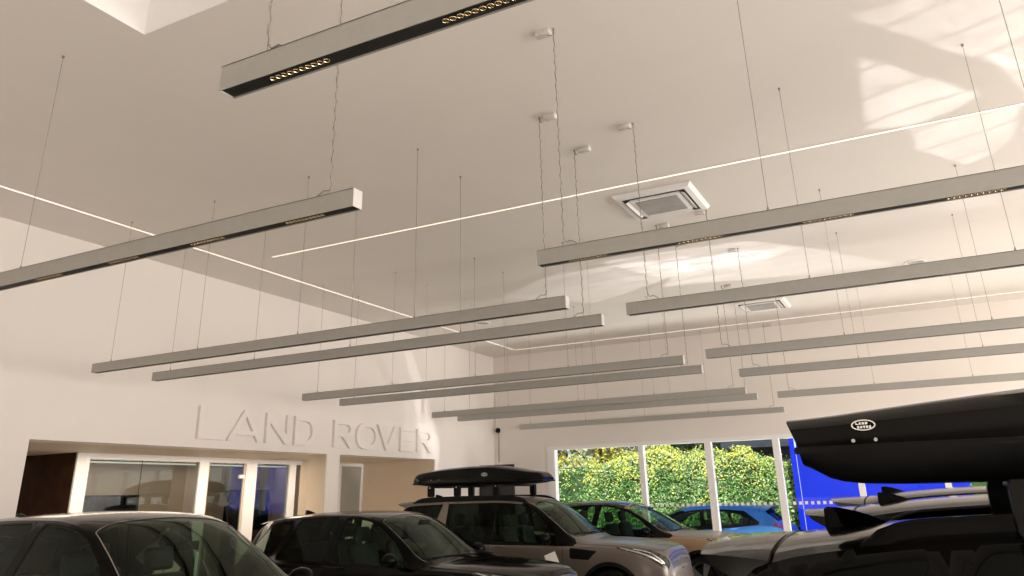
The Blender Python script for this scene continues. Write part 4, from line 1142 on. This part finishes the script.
# ------------------------------------------------------------------ roof boxes
def roof_box(label, x0, y, z0, ln, wd, ht, rails_y, rail_z, flip=False, logo_side=-1, bars=(0.25,.75), foot=True, logo_s=1., logo_x=.22, prof=None, lidf=.62, basef=.62, lean=.075, bprof=None, tail_w=.78, locks=(.17,.235), lock_z=.06, logo_v=.40, foot_w=.062):
    """x0 rear end, z0 seam height; forward +X"""
    r = empty('roof_box', (x0, y, z0)); tag(r, label, 'roof box')
    n = 34
    xs = [ln*(1-math.cos(PI*i/(n-1)))/2 for i in range(n)]
    up = pchip([(a*ln,b) for a,b in prof]) if prof else pchip([(0,.10),(.02*ln,.52),(.05*ln,.60),(.12*ln,.68),(.3*ln,.86),(.5*ln,1.0),(.62*ln,.98),(.75*ln,.84),(.88*ln,.58),(.96*ln,.36),(ln,.12)])
    dn = pchip([(a*ln,b) for a,b in bprof]) if bprof else pchip([(0,.04),(.02*ln,.16),(.06*ln,.30),(.13*ln,.50),(.22*ln,.60),(.4*ln,.62),(.8*ln,.60),(.93*ln,.42),(ln,.08)])
    hw = pchip([(0,tail_w),(.03*ln,.90),(.12*ln,.97),(.3*ln,1.),(.6*ln,1.),(.8*ln,.93),(.92*ln,.78),(ln,.55)])
    def shell(sign, prof, fac):
        V = []; F = []; m_ = 15
        for i,x in enumerate(xs):
            h_ = prof(x)*ht*fac; w_ = hw(x)*wd/2
            if sign > 0:      # lid: upright flank, crease, bevel, flat top
                sec = [(1,0),(1.0,.10),(.985,.45),(.965,.62),(.86,.86),(.70,.96),(.35,1.0),(0,1.0)]
            else:
                sec = [(1,0),(.995,.12),(.97,.40),(.90,.78),(.80,.95),(.6,1.0),(.3,1.0),(0,1.0)]
            full = [(a,b) for a,b in sec]+[(-a,b) for a,b in sec[-2::-1]]
            # the tail of the lid leans out over the seam
            for a,b in full:
                dx = -lean*b**1.4*math.exp(-(x/(.05*ln))**2) if sign > 0 else .0
                V.append((x+dx, a*w_, sign*b*h_))
        for i in range(n-1):
            for j in range(m_-1): F.append((i*m_+j,i*m_+j+1,(i+1)*m_+j+1,(i+1)*m_+j))
        F.append(tuple(range(m_))); F.append(tuple((n-1)*m_+j for j in range(m_)))
        return V,F
    V,F = shell(1, up, lidf); autosmooth(fixn(mesh_obj('lid', V, F, M['box_gloss'], r)), 28)
    V,F = shell(-1, dn, basef); autosmooth(fixn(mesh_obj('base', V, F, M['blackplastic'], r)), 35)
    # seam lip all round
    lip = MB(); ring = [(x, hw(x)*wd/2) for x in xs]; ring = ring+[(x,-y_) for x,y_ in ring[::-1]]
    V = []; m_ = len(ring)
    for (x,y_) in ring:
        for e,z in ((.012,-.012),(.016,0),(.012,.012),(-.006,.010),(-.006,-.010)):
            V.append((x+(e if x > ln/2 else -e)*(.5 if ln*.05 < x < ln*.95 else 1), y_+e*(1 if y_ > 0 else -1), z))
    lip.add(V, [(i*5+j,i*5+(j+1)%5,((i+1)%m_)*5+(j+1)%5,((i+1)%m_)*5+j) for i in range(m_) for j in range(5)])
    autosmooth(fixn(lip.build('seam', M['blackplastic'], r)), 40)
    # two locks on the flank
    for fx in locks:
      lk = MB().lathe([(.001,.004),(.0065,.004),(.0065,0)], TR(fx*ln, logo_side*wd/2*float(hw(fx*ln))*1.003, lock_z) @ RX(PI/2*(1 if logo_side < 0 else -1)), 12)
      lk.build('lock', M['grille'], r)
    # oval badge with lettering on the flank
    bx_, bz_ = logo_x*ln, logo_v*float(up(logo_x*ln))*ht*lidf+.012
    yy = logo_side*(wd/2*float(hw(bx_))*.988); a_, c_ = .062*logo_s, .029*logo_s
    def on(u,v,w): return (bx_+u*a_*-logo_side, yy+logo_side*(.004+w), bz_+v*c_)
    ns_ = 32; o_ring = [(math.cos(2*PI*k/ns_), math.sin(2*PI*k/ns_)) for k in range(ns_)]; i_ring = [(p*.88,q*.80) for p,q in o_ring]
    bd = MB(); bd.add([on(p,q,.001) for p,q in i_ring], [tuple(range(ns_))])
    bo = fixn(bd.build('badge', M['gloss'], r)); bo['label'] = 'white oval badge'
    rg = MB(); rg.add([on(p,q,.002) for p,q in o_ring]+[on(p,q,.002) for p,q in i_ring], [(k,(k+1)%ns_,ns_+(k+1)%ns_,ns_+k) for k in range(ns_)])
    rg.build('badge_rim', M['paper'], bo)
    tx = MB()
    for word, v0, u0, u1 in (('LAND', .10, -.62, .42), ('ROVER', -.58, -.52, .68)):
        st_ = (u1-u0)/len(word)
        for i,ch in enumerate(word):
            lp = letter_loops(ch, st_*.80*a_, .46*c_, .0052*logo_s)
            flat = [q_ for l_ in lp for q_ in l_]
            tx.add([on(u0+i*st_+p/a_, v0+q_/c_, .0025) for p,q_ in flat], [tuple(t_) for t_ in tessellate_polygon([[Vector((x_,y_,0)) for x_,y_ in l_] for l_ in lp])])
    tx.build('badge_lettering', M['paper'], bo)
    # cross bars and feet
    zb_ = -float(dn(.5*ln))*ht*basef+.004
    for fx in bars:
        cb = MB(); xx = fx*ln
        cb.tube([(xx,-rails_y-.04,zb_-.018),(xx,rails_y+.04,zb_-.018)], .018, 10)
        o = cb.build('cross_bar', M['blackplastic'], r, True)
        for sd in (1,-1):
            f_ = MB()
            zf = rail_z-z0
            fw_ = foot_w
            pr = [(-.9*fw_,zb_+.0),(.9*fw_,zb_+.0),(fw_,zb_-.03),(fw_,zf+.03),(.8*fw_,zf),(-.8*fw_,zf),(-fw_,zf+.03),(-fw_,zb_-.03)]
            f_.prism(pr, lambda u,v,w: (xx+u, sd*(rails_y-.035+w), v), .085)
            fo = autosmooth(fixn(f_.build('foot', M['blackplastic'], o)), 40)
            MB().lathe([(.001,.004),(.009,.004),(.010,0)], TR(xx, sd*(rails_y+.05), zb_-.03) @ RX(-PI/2*sd), 12).build('lock', M['paper'], fo)
    return r
M['box_gloss'] = mat('roof_box_gloss_black', (.003,.003,.003), .16, spec=.16)
roof_box(*BOX6[0], **BOX6[1])
roof_box(*BOX3[0], **BOX3[1])

# cards and tags on the stock
r = empty('hanging_tag', (CX1+.36, CY1+.12, 1.40)); tag(r, 'slim pale green tag hanging inside the windscreen of the nearest left car', 'tag')
MB().bbox(-.002,.002,-.014,.014,-.10,.10,.001).build('card', M['greencard'], r)
MB().tube([(0,0,.10),(-.02,0,.14),(-.05,0,.175)], .0025, 6).build('string', M['rubber'], r)
r = empty('price_card_stand', (PCX, PCY, 0)); tag(r, 'white price card on a thin stand between the black car and the stone grey car', 'card')
MB().lathe([(.001,.018),(.13,.015),(.14,0)], None, 24, False).tube([(0,0,.01),(0,0,.86)], .009, 8).build('stand', M['blackplastic'], r)
bm_ = bmesh.new(); bmesh.ops.create_cube(bm_, size=1)
MB().bm(bm_, TR(0,0,.97) @ RZ(.1) @ RX(-.75) @ RY(-.5) @ Matrix.Diagonal((.17,.005,.25,1))).build('card', M['paper'], r)

# ------------------------------------------------------------------ outside the windows
struct(mesh_obj('ground', [(-60,YB+.25,-.02),(60,YB+.25,-.02),(60,90,-.02),(-60,90,-.02)], [(0,1,2,3)], M['asphalt']))
struct(mesh_obj('ground_side', [(XR+.25,-60,-.02),(70,-60,-.02),(70,YB+.25,-.02),(XR+.25,YB+.25,-.02)], [(0,1,2,3)], M['asphalt']))
def leaf_mat(name, ramp, zlo, zhi, tips, amount):
    """leaf colour varies leaf by leaf; young yellow shoots grow on the top of the plant"""
    m = bpy.data.materials.new(name); m.use_nodes = True; nt = m.node_tree; b = nt.nodes['Principled BSDF']
    ge = nt.nodes.new('ShaderNodeNewGeometry'); r = nt.nodes.new('ShaderNodeValToRGB')
    r.color_ramp.interpolation = 'CONSTANT'
    els = r.color_ramp.elements
    while len(els) < len(ramp): els.new(.5)
    for i,c in enumerate(ramp): els[i].position = i/len(ramp); els[i].color = (*c,1)
    nt.links.new(ge.outputs['Random Per Island'], r.inputs['Fac'])
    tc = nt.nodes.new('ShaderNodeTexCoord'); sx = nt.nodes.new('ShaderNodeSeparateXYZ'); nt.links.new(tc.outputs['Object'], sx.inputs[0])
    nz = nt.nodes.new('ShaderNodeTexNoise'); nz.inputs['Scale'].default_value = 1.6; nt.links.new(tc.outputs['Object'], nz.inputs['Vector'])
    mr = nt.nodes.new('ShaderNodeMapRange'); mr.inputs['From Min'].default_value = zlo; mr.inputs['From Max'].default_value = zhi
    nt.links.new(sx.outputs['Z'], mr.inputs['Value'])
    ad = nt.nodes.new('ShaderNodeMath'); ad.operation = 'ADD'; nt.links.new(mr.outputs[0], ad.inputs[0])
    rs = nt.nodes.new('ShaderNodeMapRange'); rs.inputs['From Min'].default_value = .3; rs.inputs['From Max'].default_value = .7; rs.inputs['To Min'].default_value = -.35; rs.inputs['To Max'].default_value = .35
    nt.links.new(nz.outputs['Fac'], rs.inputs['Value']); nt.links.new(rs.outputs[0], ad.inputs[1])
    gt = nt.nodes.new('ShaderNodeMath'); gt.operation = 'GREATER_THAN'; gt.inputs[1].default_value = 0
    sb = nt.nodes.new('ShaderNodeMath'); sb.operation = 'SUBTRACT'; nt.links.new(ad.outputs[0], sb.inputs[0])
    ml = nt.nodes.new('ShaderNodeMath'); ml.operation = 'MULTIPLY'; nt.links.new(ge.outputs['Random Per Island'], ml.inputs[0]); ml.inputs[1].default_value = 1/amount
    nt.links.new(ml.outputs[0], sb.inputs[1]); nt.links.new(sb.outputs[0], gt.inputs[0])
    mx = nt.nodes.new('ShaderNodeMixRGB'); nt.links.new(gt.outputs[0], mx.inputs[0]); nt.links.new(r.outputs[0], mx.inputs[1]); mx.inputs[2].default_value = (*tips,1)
    nt.links.new(mx.outputs[0], b.inputs['Base Color']); b.inputs['Roughness'].default_value = .55
    b.inputs['Specular IOR Level'].default_value = .3
    return m
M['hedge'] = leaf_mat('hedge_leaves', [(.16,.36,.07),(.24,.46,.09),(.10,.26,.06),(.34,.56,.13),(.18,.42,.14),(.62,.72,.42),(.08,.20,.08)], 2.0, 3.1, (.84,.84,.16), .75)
M['treeleaf'] = leaf_mat('tree_leaves', [(.012,.035,.012),(.02,.06,.015),(.03,.08,.02),(.01,.03,.015)], 20, 30, (.3,.3,.05), .5)
M['goldleaf'] = leaf_mat('golden_leaves', [(.55,.42,.03),(.20,.26,.04),(.75,.60,.05),(.12,.18,.03),(.45,.40,.05)], 20, 30, (.8,.7,.05), .5)
M['bark'] = mat('bark', (.05,.035,.025), .9, noise=.3, bump=.4)
def leaves(mb, n, fn, s0, s1, rnd_):
    for _ in range(n):
        p, nrm = fn()
        s = rnd_.uniform(s0, s1)
        d = Vector((rnd_.gauss(0,1), rnd_.gauss(0,1), rnd_.gauss(0,1)-.3)).normalized()
        nn = (Vector(nrm)*1.1+Vector((rnd_.gauss(0,.6), rnd_.gauss(0,.6), rnd_.gauss(0,.6)+.3))).normalized()
        d = (d-nn*d.dot(nn)).normalized(); w = nn.cross(d)
        P = Vector(p)
        mb.add([P-d*s, P+w*s*.45-nn*s*.08, P+d*s, P-w*s*.45-nn*s*.08], [(0,1,2),(0,2,3)])
rh = random.Random(3)
hx0, hx1, hy0, hy1 = -13., 3.5, 23.0, 24.2
def htop(x): return 2.72+.16*math.sin(x*.9+1)+.10*math.sin(x*2.3)+.07*math.sin(x*5.1)+.15*max(0,min(1,(-x-5)/3))
r = empty('hedge', ((hx0+hx1)/2, 23.6, 0)); tag(r, 'long clipped leafy hedge outside the windows, green with yellow shoots on top', 'hedge')
ox = (hx0+hx1)/2
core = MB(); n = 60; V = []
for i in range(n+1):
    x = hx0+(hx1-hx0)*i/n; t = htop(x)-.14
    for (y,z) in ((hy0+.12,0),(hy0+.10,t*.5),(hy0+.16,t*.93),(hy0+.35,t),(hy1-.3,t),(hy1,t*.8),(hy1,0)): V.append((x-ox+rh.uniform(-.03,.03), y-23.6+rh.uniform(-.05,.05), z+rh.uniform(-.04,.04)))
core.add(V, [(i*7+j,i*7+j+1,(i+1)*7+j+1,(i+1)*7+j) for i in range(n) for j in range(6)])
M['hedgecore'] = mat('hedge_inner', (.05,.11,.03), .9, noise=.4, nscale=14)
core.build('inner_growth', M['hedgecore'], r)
lf = MB()
def hp():
    x = rh.uniform(hx0,hx1) if rh.random() < .25 else rh.uniform(-9.5,-1.0)
    t = htop(x)
    if rh.random() < .78:
        z = t*math.sqrt(rh.random())*.99 if rh.random() < .3 else rh.uniform(.9, t)
        bul = .07*math.sin(x*3.1+z*2)+.05*math.sin(x*7.3-z*5)
        return (x-ox, hy0-23.6+bul+rh.uniform(-.05,.14), z), (0,-1,.25)
    return (x-ox, rh.uniform(hy0,hy1)-23.6, t+rh.uniform(-.1,.10)+.06*math.sin(x*9)), (0,-.3,1)
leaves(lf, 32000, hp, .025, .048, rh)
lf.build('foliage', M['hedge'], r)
# long shoots standing out of the top
sh = MB()
for _ in range(170):
    x = rh.uniform(-10.5,0); t = htop(x); y = rh.uniform(hy0,hy0+.5); h = rh.uniform(.08,.26)
    for k in range(5):
        p = Vector((x-ox+rh.uniform(-.03,.03), y-23.6+rh.uniform(-.03,.03), t+h*k/5)); a = rh.uniform(0,6.3)
        d = Vector((math.cos(a)*.07, math.sin(a)*.07, .05)); w_ = d.cross(Vector((0,0,1))).normalized()*.022
        sh.add([p, p+d*.5+w_, p+d, p+d*.5-w_], [(0,1,2,3)])
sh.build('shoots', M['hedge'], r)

def tree(name, label, x, y, h, rad, m, n, cz, seed, group=None, s0=.10, s1=.18):
    rt = random.Random(seed); r = empty(name, (x,y,0)); tag(r, label, 'tree', group)
    tk = MB(); tk.tube([(0,0,0),(.05,.02,h*.3),(0,.05,h*.6),(.03,0,h*.9)], [.16,.13,.09,.03], 10)
    for k in range(7):
        a = k*2.4+rt.random(); z0 = h*(.3+.07*k); l = rad*.8
        tk.tube([(0,0,z0),(math.cos(a)*l*.5,math.sin(a)*l*.5,z0+.35),(math.cos(a)*l,math.sin(a)*l,z0+.8)], [.06,.04,.015], 7)
    tk.build('trunk', M['bark'], r)
    cl = [(rt.uniform(-.6,.6)*rad, rt.uniform(-.5,.5)*rad, cz+rt.uniform(-.5,.5)*(h-cz)*1.3, rad*rt.uniform(.38,.6)) for _ in range(9)]
    lv = MB()
    def fp():
        c = rt.choice(cl); v = Vector((rt.gauss(0,1),rt.gauss(0,1),rt.gauss(0,1))).normalized()
        return (c[0]+v.x*c[3]*rt.uniform(.7,1), c[1]+v.y*c[3]*rt.uniform(.7,1), c[2]+v.z*c[3]*rt.uniform(.7,1)), v
    leaves(lv, n, fp, s0, s1, rt)
    lv.build('crown', m, r)
tree('tree', 'golden-leaved young tree rising behind the hedge at the left window', -9.9, 25.6, 4.6, 1.5, M['goldleaf'], 2600, 3.3, 11, s0=.05, s1=.10)
tree('tree', 'dark leafy tree filling the top of the left window behind the golden tree', -14.5, 30, 7.5, 2.4, M['treeleaf'], 3600, 4.4, 12)
tree('tree', 'dark tree behind the hedge above the blue car', -7.6, 29.5, 6.6, 2.0, M['treeleaf'], 3600, 4.2, 13)
tree('tree', 'dark tree behind the hedge between the shed and the blue banner', -1.6, 28.5, 6.5, 2.0, M['treeleaf'], 3000, 4.0, 14)
# dark outbuilding beyond the hedge
r = empty('shed', (-5.0, 36, 0)); tag(r, 'dark outbuilding with a low pitched roof beyond the hedge', 'shed')
MB().box(-9,9,0,5,0,3.6).build('wall', M['roofdark'], r)
M['shedroof'] = mat('slate_roof', (.03,.035,.04), .6, noise=.3, nscale=2)
MB().prism([(-.6,3.55),(5.6,3.55),(2.5,5.3)], lambda u,v,w_: (-9.5+w_, u, v), 19).build('roof', M['shedroof'], r)
# blue banner on posts
r = empty('blue_banner', (-3.28, 22.35, 0)); tag(r, 'tall bright blue banner outside the right-hand window, half hidden by the near roof box', 'banner')
MB().bbox(0,4.0,-.015,.015,.35,4.0,.004).build('fabric', M['blue'], r)
MB().box(.13,.17,-.019,-.0152,2.75,3.3).box(.14,.15,-.019,-.0152,.5,2.7).build('white_line', M['bluelight'], r)
for x in (.02, 3.98):
    fixn(MB().tube([(x,.03,0),(x,.03,4.04)], .022, 10).build('post', M['alu'], r))
MB().bbox(-.25,4.25,-.3,.35,0,.05,.01).build('base', M['blackplastic'], r)

# ------------------------------------------------------------------ camera
yaw, pit, rol = .4704, .3496, -.0253
c_, s_ = math.cos(yaw), math.sin(yaw)
F_ = Vector((-s_, c_, 0)); R_ = Vector((c_, s_, 0)); U_ = Vector((0,0,1))
f2 = F_*math.cos(pit)+U_*math.sin(pit); u2 = -F_*math.sin(pit)+U_*math.cos(pit)
r3 = R_*math.cos(rol)+u2*math.sin(rol); u3 = -R_*math.sin(rol)+u2*math.cos(rol)
cd = bpy.data.cameras.new('camera'); cam = bpy.data.objects.new('camera', cd); COL.objects.link(cam)
mw = Matrix((r3, u3, -f2)).transposed().to_4x4(); mw.translation = (0,0,HC)
cam.matrix_world = mw
cd.sensor_fit = 'HORIZONTAL'; cd.sensor_width = 36; cd.lens = 36*770.7/1024
cd.shift_y = -(288-214.1)/1024
cd.clip_start = .05; cd.clip_end = 300
scn.camera = cam

# ------------------------------------------------------------------ light
w = bpy.data.worlds.new('World'); scn.world = w; w.use_nodes = True
nt = w.node_tree; bg = nt.nodes['Background']
sky = nt.nodes.new('ShaderNodeTexSky'); sky.sky_type = 'NISHITA'; sky.sun_disc = False
sky.sun_elevation = math.radians(52); sky.sun_rotation = math.radians(200)
nt.links.new(sky.outputs[0], bg.inputs[0]); bg.inputs[1].default_value = .16
def sun(elev, az, e, col=(1,.93,.82)):
    l = bpy.data.lights.new('sun', 'SUN'); l.energy = e; l.color = col; l.angle = math.radians(.6)
    o = bpy.data.objects.new('sun', l); COL.objects.link(o)
    d = Vector((math.cos(az)*math.cos(elev), math.sin(az)*math.cos(elev), math.sin(elev)))   # towards the sun
    o.rotation_euler = d.to_track_quat('Z','Y').to_euler(); return o
sun(math.radians(47), math.radians(-72), 5.8)
def area(name, loc, tgt, sx, sy, e, col):
    l = bpy.data.lights.new(name, 'AREA'); l.shape = 'RECTANGLE'; l.size = sx; l.size_y = sy; l.energy = e; l.color = col
    o = bpy.data.objects.new(name, l); COL.objects.link(o); o.location = loc
    d = Vector(tgt)-Vector(loc); o.rotation_euler = d.to_track_quat('-Z','Y').to_euler(); return o
area('daylight_right', (XR-.05, 6, 2.2), (0, 6, 2.6), 20, 2.6, 1350, (1,.93,.87))
area('floor_fill', (2.6, YF+2.9, .04), (2.6, YF+3.2, 1.04), 13, 5.4, 600, (1,.91,.83))  # unseen fill lamp lying on the floor, added to brighten the ceiling
area('right_up_fill', (XR-.1, 5, .7), (XR-1.1, 5, 1.9), 20, .9, 190, (1,.92,.84))  # added low fill by the right wall, aimed up at the ceiling
area('back_ground_fill', (-2.2, YB+1.35, .05), (-2.2, YB+.75, 1.05), 11.5, 1.8, 620, (1,.94,.86))  # hidden lamp on the ground outside, added to brighten the rear ceiling
area('skylight_day', ((SX0+SX1)/2, (SY0+SY1)/2, ZC+1.08), ((SX0+SX1)/2, (SY0+SY1)/2, 0), 1.6, 2.5, 7, (1,.90,.80))
area('office_lamp', (XG-1.4, 10.5, 2.58), (XG-1.4, 10.5, 0), 2, 4, 12, (1,.86,.68))
area('corridor_lamp', (XL-1.1, 9.6, 2.6), (XL-1.1, 9.6, 0), .6, 6, 80, (1,.83,.64))

vs = scn.view_settings; vs.view_transform = 'Standard'; vs.look = 'None'; vs.gamma = 1; vs.use_curve_mapping = False; vs.exposure = .12
# sunlight thrown up by the glass and bodywork of parked cars: soft broken patches on ceiling and wall
def gobo(name, loc, tgt, e, ang, cells, warp, col=(1,.96,.92), seed=0., wx=1., wy=1., lo=.5, roll=0.):
    l = bpy.data.lights.new(name, 'SPOT'); l.energy = e; l.color = col; l.spot_size = ang; l.spot_blend = .12; l.shadow_soft_size = .02
    l.use_nodes = True; nt = l.node_tree; em = nt.nodes['Emission']
    tc = nt.nodes.new('ShaderNodeTexCoord'); sp = nt.nodes.new('ShaderNodeSeparateXYZ'); nt.links.new(tc.outputs['Normal'], sp.inputs[0])
    dx = nt.nodes.new('ShaderNodeMath'); dx.operation = 'DIVIDE'; dy = nt.nodes.new('ShaderNodeMath'); dy.operation = 'DIVIDE'
    nt.links.new(sp.outputs[0], dx.inputs[0]); nt.links.new(sp.outputs[2], dx.inputs[1]); nt.links.new(sp.outputs[1], dy.inputs[0]); nt.links.new(sp.outputs[2], dy.inputs[1])
    cb = nt.nodes.new('ShaderNodeCombineXYZ'); nt.links.new(dx.outputs[0], cb.inputs[0]); nt.links.new(dy.outputs[0], cb.inputs[1]); cb.inputs[2].default_value = seed
    mp = nt.nodes.new('ShaderNodeMapping'); mp.inputs['Scale'].default_value = (cells*wx, cells*wy, 1); mp.inputs['Rotation'].default_value = (0,0,roll); nt.links.new(cb.outputs[0], mp.inputs[0])
    nz = nt.nodes.new('ShaderNodeTexNoise'); nz.inputs['Scale'].default_value = .7; nz.inputs['Detail'].default_value = 1; nt.links.new(mp.outputs[0], nz.inputs['Vector'])
    ad = nt.nodes.new('ShaderNodeVectorMath'); ad.operation = 'MULTIPLY_ADD'; ad.inputs[1].default_value = (warp,warp,0); nt.links.new(nz.outputs['Color'], ad.inputs[0]); nt.links.new(mp.outputs[0], ad.inputs[2])
    br = nt.nodes.new('ShaderNodeTexBrick'); br.inputs['Scale'].default_value = 1; br.inputs['Mortar Size'].default_value = .05; br.inputs['Mortar Smooth'].default_value = 1.
    br.inputs['Brick Width'].default_value = 1.7; br.inputs['Row Height'].default_value = .55; br.offset = .3
    br.inputs['Color1'].default_value = (.75,.75,.75,1); br.inputs['Color2'].default_value = (.45,.45,.45,1); br.inputs['Mortar'].default_value = (.18,.18,.18,1)
    nt.links.new(ad.outputs[0], br.inputs['Vector'])
    n2 = nt.nodes.new('ShaderNodeTexNoise'); n2.inputs['Scale'].default_value = .55; n2.inputs['Detail'].default_value = 0; nt.links.new(ad.outputs[0], n2.inputs['Vector'])
    rp = nt.nodes.new('ShaderNodeMapRange'); rp.inputs['From Min'].default_value = lo-.03; rp.inputs['From Max'].default_value = lo+.05; nt.links.new(n2.outputs['Fac'], rp.inputs['Value'])
    mu = nt.nodes.new('ShaderNodeMath'); mu.operation = 'MULTIPLY'; nt.links.new(br.outputs['Color'], mu.inputs[0]); nt.links.new(rp.outputs[0], mu.inputs[1])
    nt.links.new(mu.outputs[0], em.inputs['Strength'])
    o = bpy.data.objects.new(name, l); COL.objects.link(o); o.location = loc
    d = Vector(tgt)-Vector(loc); o.rotation_euler = d.to_track_quat('-Z','Y').to_euler(); return o
GEA, GEB, GEC = 190., 190., 150.
# sunlight thrown up by the glass and bodywork of parked cars: broken patches on ceiling and wall
def glint(name, loc, axis, plane, polys, e, ang, soft=.06, col=(1,.96,.97), stripes=(3.2,.5), seed=0., srot=0.):
    """axis 2: spot looking up at z=plane; axis 0: spot looking at the wall x=plane. polys: outlines on that plane"""
    l = bpy.data.lights.new(name, 'SPOT'); l.energy = e; l.color = col; l.spot_size = ang; l.spot_blend = .15; l.shadow_soft_size = .03
    l.use_nodes = True; nt = l.node_tree; em = nt.nodes['Emission']; N = nt.nodes.new; LK = nt.links.new
    def val(x, i, n):
        if isinstance(x, (int,float)): n.inputs[i].default_value = x
        else: LK(x, n.inputs[i])
    def ma(op, a, b=0., c=0., clamp=False):
        n = N('ShaderNodeMath'); n.operation = op; n.use_clamp = clamp
        for i,x in enumerate((a,b,c)): val(x, i, n)
        return n.outputs[0]
    g = N('ShaderNodeNewGeometry'); s = N('ShaderNodeSeparateXYZ'); LK(g.outputs['Incoming'], s.inputs[0])
    d = plane-loc[axis]; ia, ib = [i for i in range(3) if i != axis]
    U = ma('MULTIPLY_ADD', ma('DIVIDE', s.outputs[ia], s.outputs[axis]), d, loc[ia])
    V = ma('MULTIPLY_ADD', ma('DIVIDE', s.outputs[ib], s.outputs[axis]), d, loc[ib])
    cb = N('ShaderNodeCombineXYZ'); LK(U, cb.inputs[0]); LK(V, cb.inputs[1]); cb.inputs[2].default_value = seed
    nz = N('ShaderNodeTexNoise'); nz.inputs['Scale'].default_value = 1.3; nz.inputs['Detail'].default_value = 1; LK(cb.outputs[0], nz.inputs['Vector'])
    sc = N('ShaderNodeSeparateColor'); LK(nz.outputs['Color'], sc.inputs[0])
    Uw = ma('ADD', U, ma('MULTIPLY_ADD', sc.outputs[0], .14, -.07)); Vw = ma('ADD', V, ma('MULTIPLY_ADD', sc.outputs[1], .14, -.07))
    tot = None
    for poly, gain in polys:
        n = len(poly); cx_ = sum(p[0] for p in poly)/n; cy_ = sum(p[1] for p in poly)/n
        m = None
        for i in range(n):
            a, b = poly[i], poly[(i+1)%n]
            nx, ny = b[1]-a[1], a[0]-b[0]; q = math.hypot(nx,ny)
            if q < 1e-6: continue
            nx /= q; ny /= q; c = nx*a[0]+ny*a[1]
            if nx*cx_+ny*cy_ < c: nx, ny, c = -nx, -ny, -c
            t = ma('MULTIPLY_ADD', Uw, nx/soft, ma('MULTIPLY_ADD', Vw, ny/soft, -c/soft+.5), True)
            t.node.use_clamp = True
            m = t if m is None else ma('MULTIPLY', m, t)
        m = ma('MULTIPLY', m, gain)
        tot = m if tot is None else ma('ADD', tot, m)
    # darker and brighter bars from the glazing lines, plus soft clouds
    ca, sa = math.cos(srot), math.sin(srot)
    sw = ma('MULTIPLY_ADD', Uw, ca*stripes[0], ma('MULTIPLY', Vw, sa*stripes[0]))
    fr = ma('ABSOLUTE', ma('SUBTRACT', ma('FRACT', sw), .5))
    bar = ma('MULTIPLY', ma('SUBTRACT', fr, .02), 12., 0., True); bar.node.use_clamp = True
    bar = ma('MULTIPLY_ADD', bar, stripes[1], 1-stripes[1])
    n2 = N('ShaderNodeTexNoise'); n2.inputs['Scale'].default_value = 1.7; n2.inputs['Detail'].default_value = 2; n2.inputs['Distortion'].default_value = 1.2; LK(cb.outputs[0], n2.inputs['Vector'])
    cl = ma('MULTIPLY_ADD', n2.outputs['Fac'], 1.2, .1)
    LK(ma('MULTIPLY', ma('MULTIPLY', tot, bar), cl), em.inputs['Strength'])
    o = bpy.data.objects.new(name, l); COL.objects.link(o); o.location = loc
    tgt = list(loc); tgt[axis] = plane
    o.rotation_euler = (Vector(tgt)-Vector(loc)).to_track_quat('-Z','Y').to_euler(); return o
GA = [([(0.04, 5.54), (0.29, 5.5), (1.15, 5.43), (1.52, 6.29), (1.34, 7.18), (0.65, 6.43), (0.11, 5.64)], 0.9), ([(0.04, 6.25), (0.46, 6.72), (1.05, 7.56), (0.82, 7.67), (0.7, 7.93), (0.03, 7.74)], 1), ([(0.01, 7.92), (1.31, 7.91), (1.32, 8.76), (1.05, 9.18), (0.51, 9.59), (0.44, 8.53)], 1), ([(0.98, 6.68), (1.57, 7.31), (1.48, 7.87), (1.11, 7.05)], 0.9), ([(0.72, 10.32), (1.33, 10.29), (1.26, 11.01), (0.76, 10.96)], 0.8)]
GB = [([(-6.08, 11.62), (-4.68, 10.84), (-2.66, 11.08), (-2.87, 11.84), (-4.89, 13.1), (-6.2, 12.43)], 1), ([(-3.93, 10.65), (-1.78, 10.72), (-1.14, 11.44), (-1.81, 11.98), (-3.43, 12.06)], 1), ([(-2.69, 11.18), (-1.14, 11.44), (0.18, 13.49), (-1.38, 13.14), (-3.67, 12.84)], 1)]
GC = [([(13.3, 5.21), (13.68, 4.84), (14.82, 3.04), (14.72, 2.11), (14.37, 2.11)], 1), ([(13.43, 3.87), (14.01, 4.14), (14.82, 2.83), (14.68, 2.13), (13.46, 2.98)], 0.7)]
glint('sun_glint', (1.0, 7.4, 2.2), 2, ZC, GA, GEA, math.radians(110), stripes=(1.9,.6), seed=1.7, srot=1.2)
glint('sun_glint', (-2.6, 11.9, 2.4), 2, ZC, GB, GEB, math.radians(120), stripes=(2.6,.6), seed=5.1, srot=1.5)
glint('sun_glint', (-5.6, 14.1, 2.6), 0, XL, GC, GEC, math.radians(75), soft=.05, stripes=(1.4,.35), seed=3.3, srot=.9)
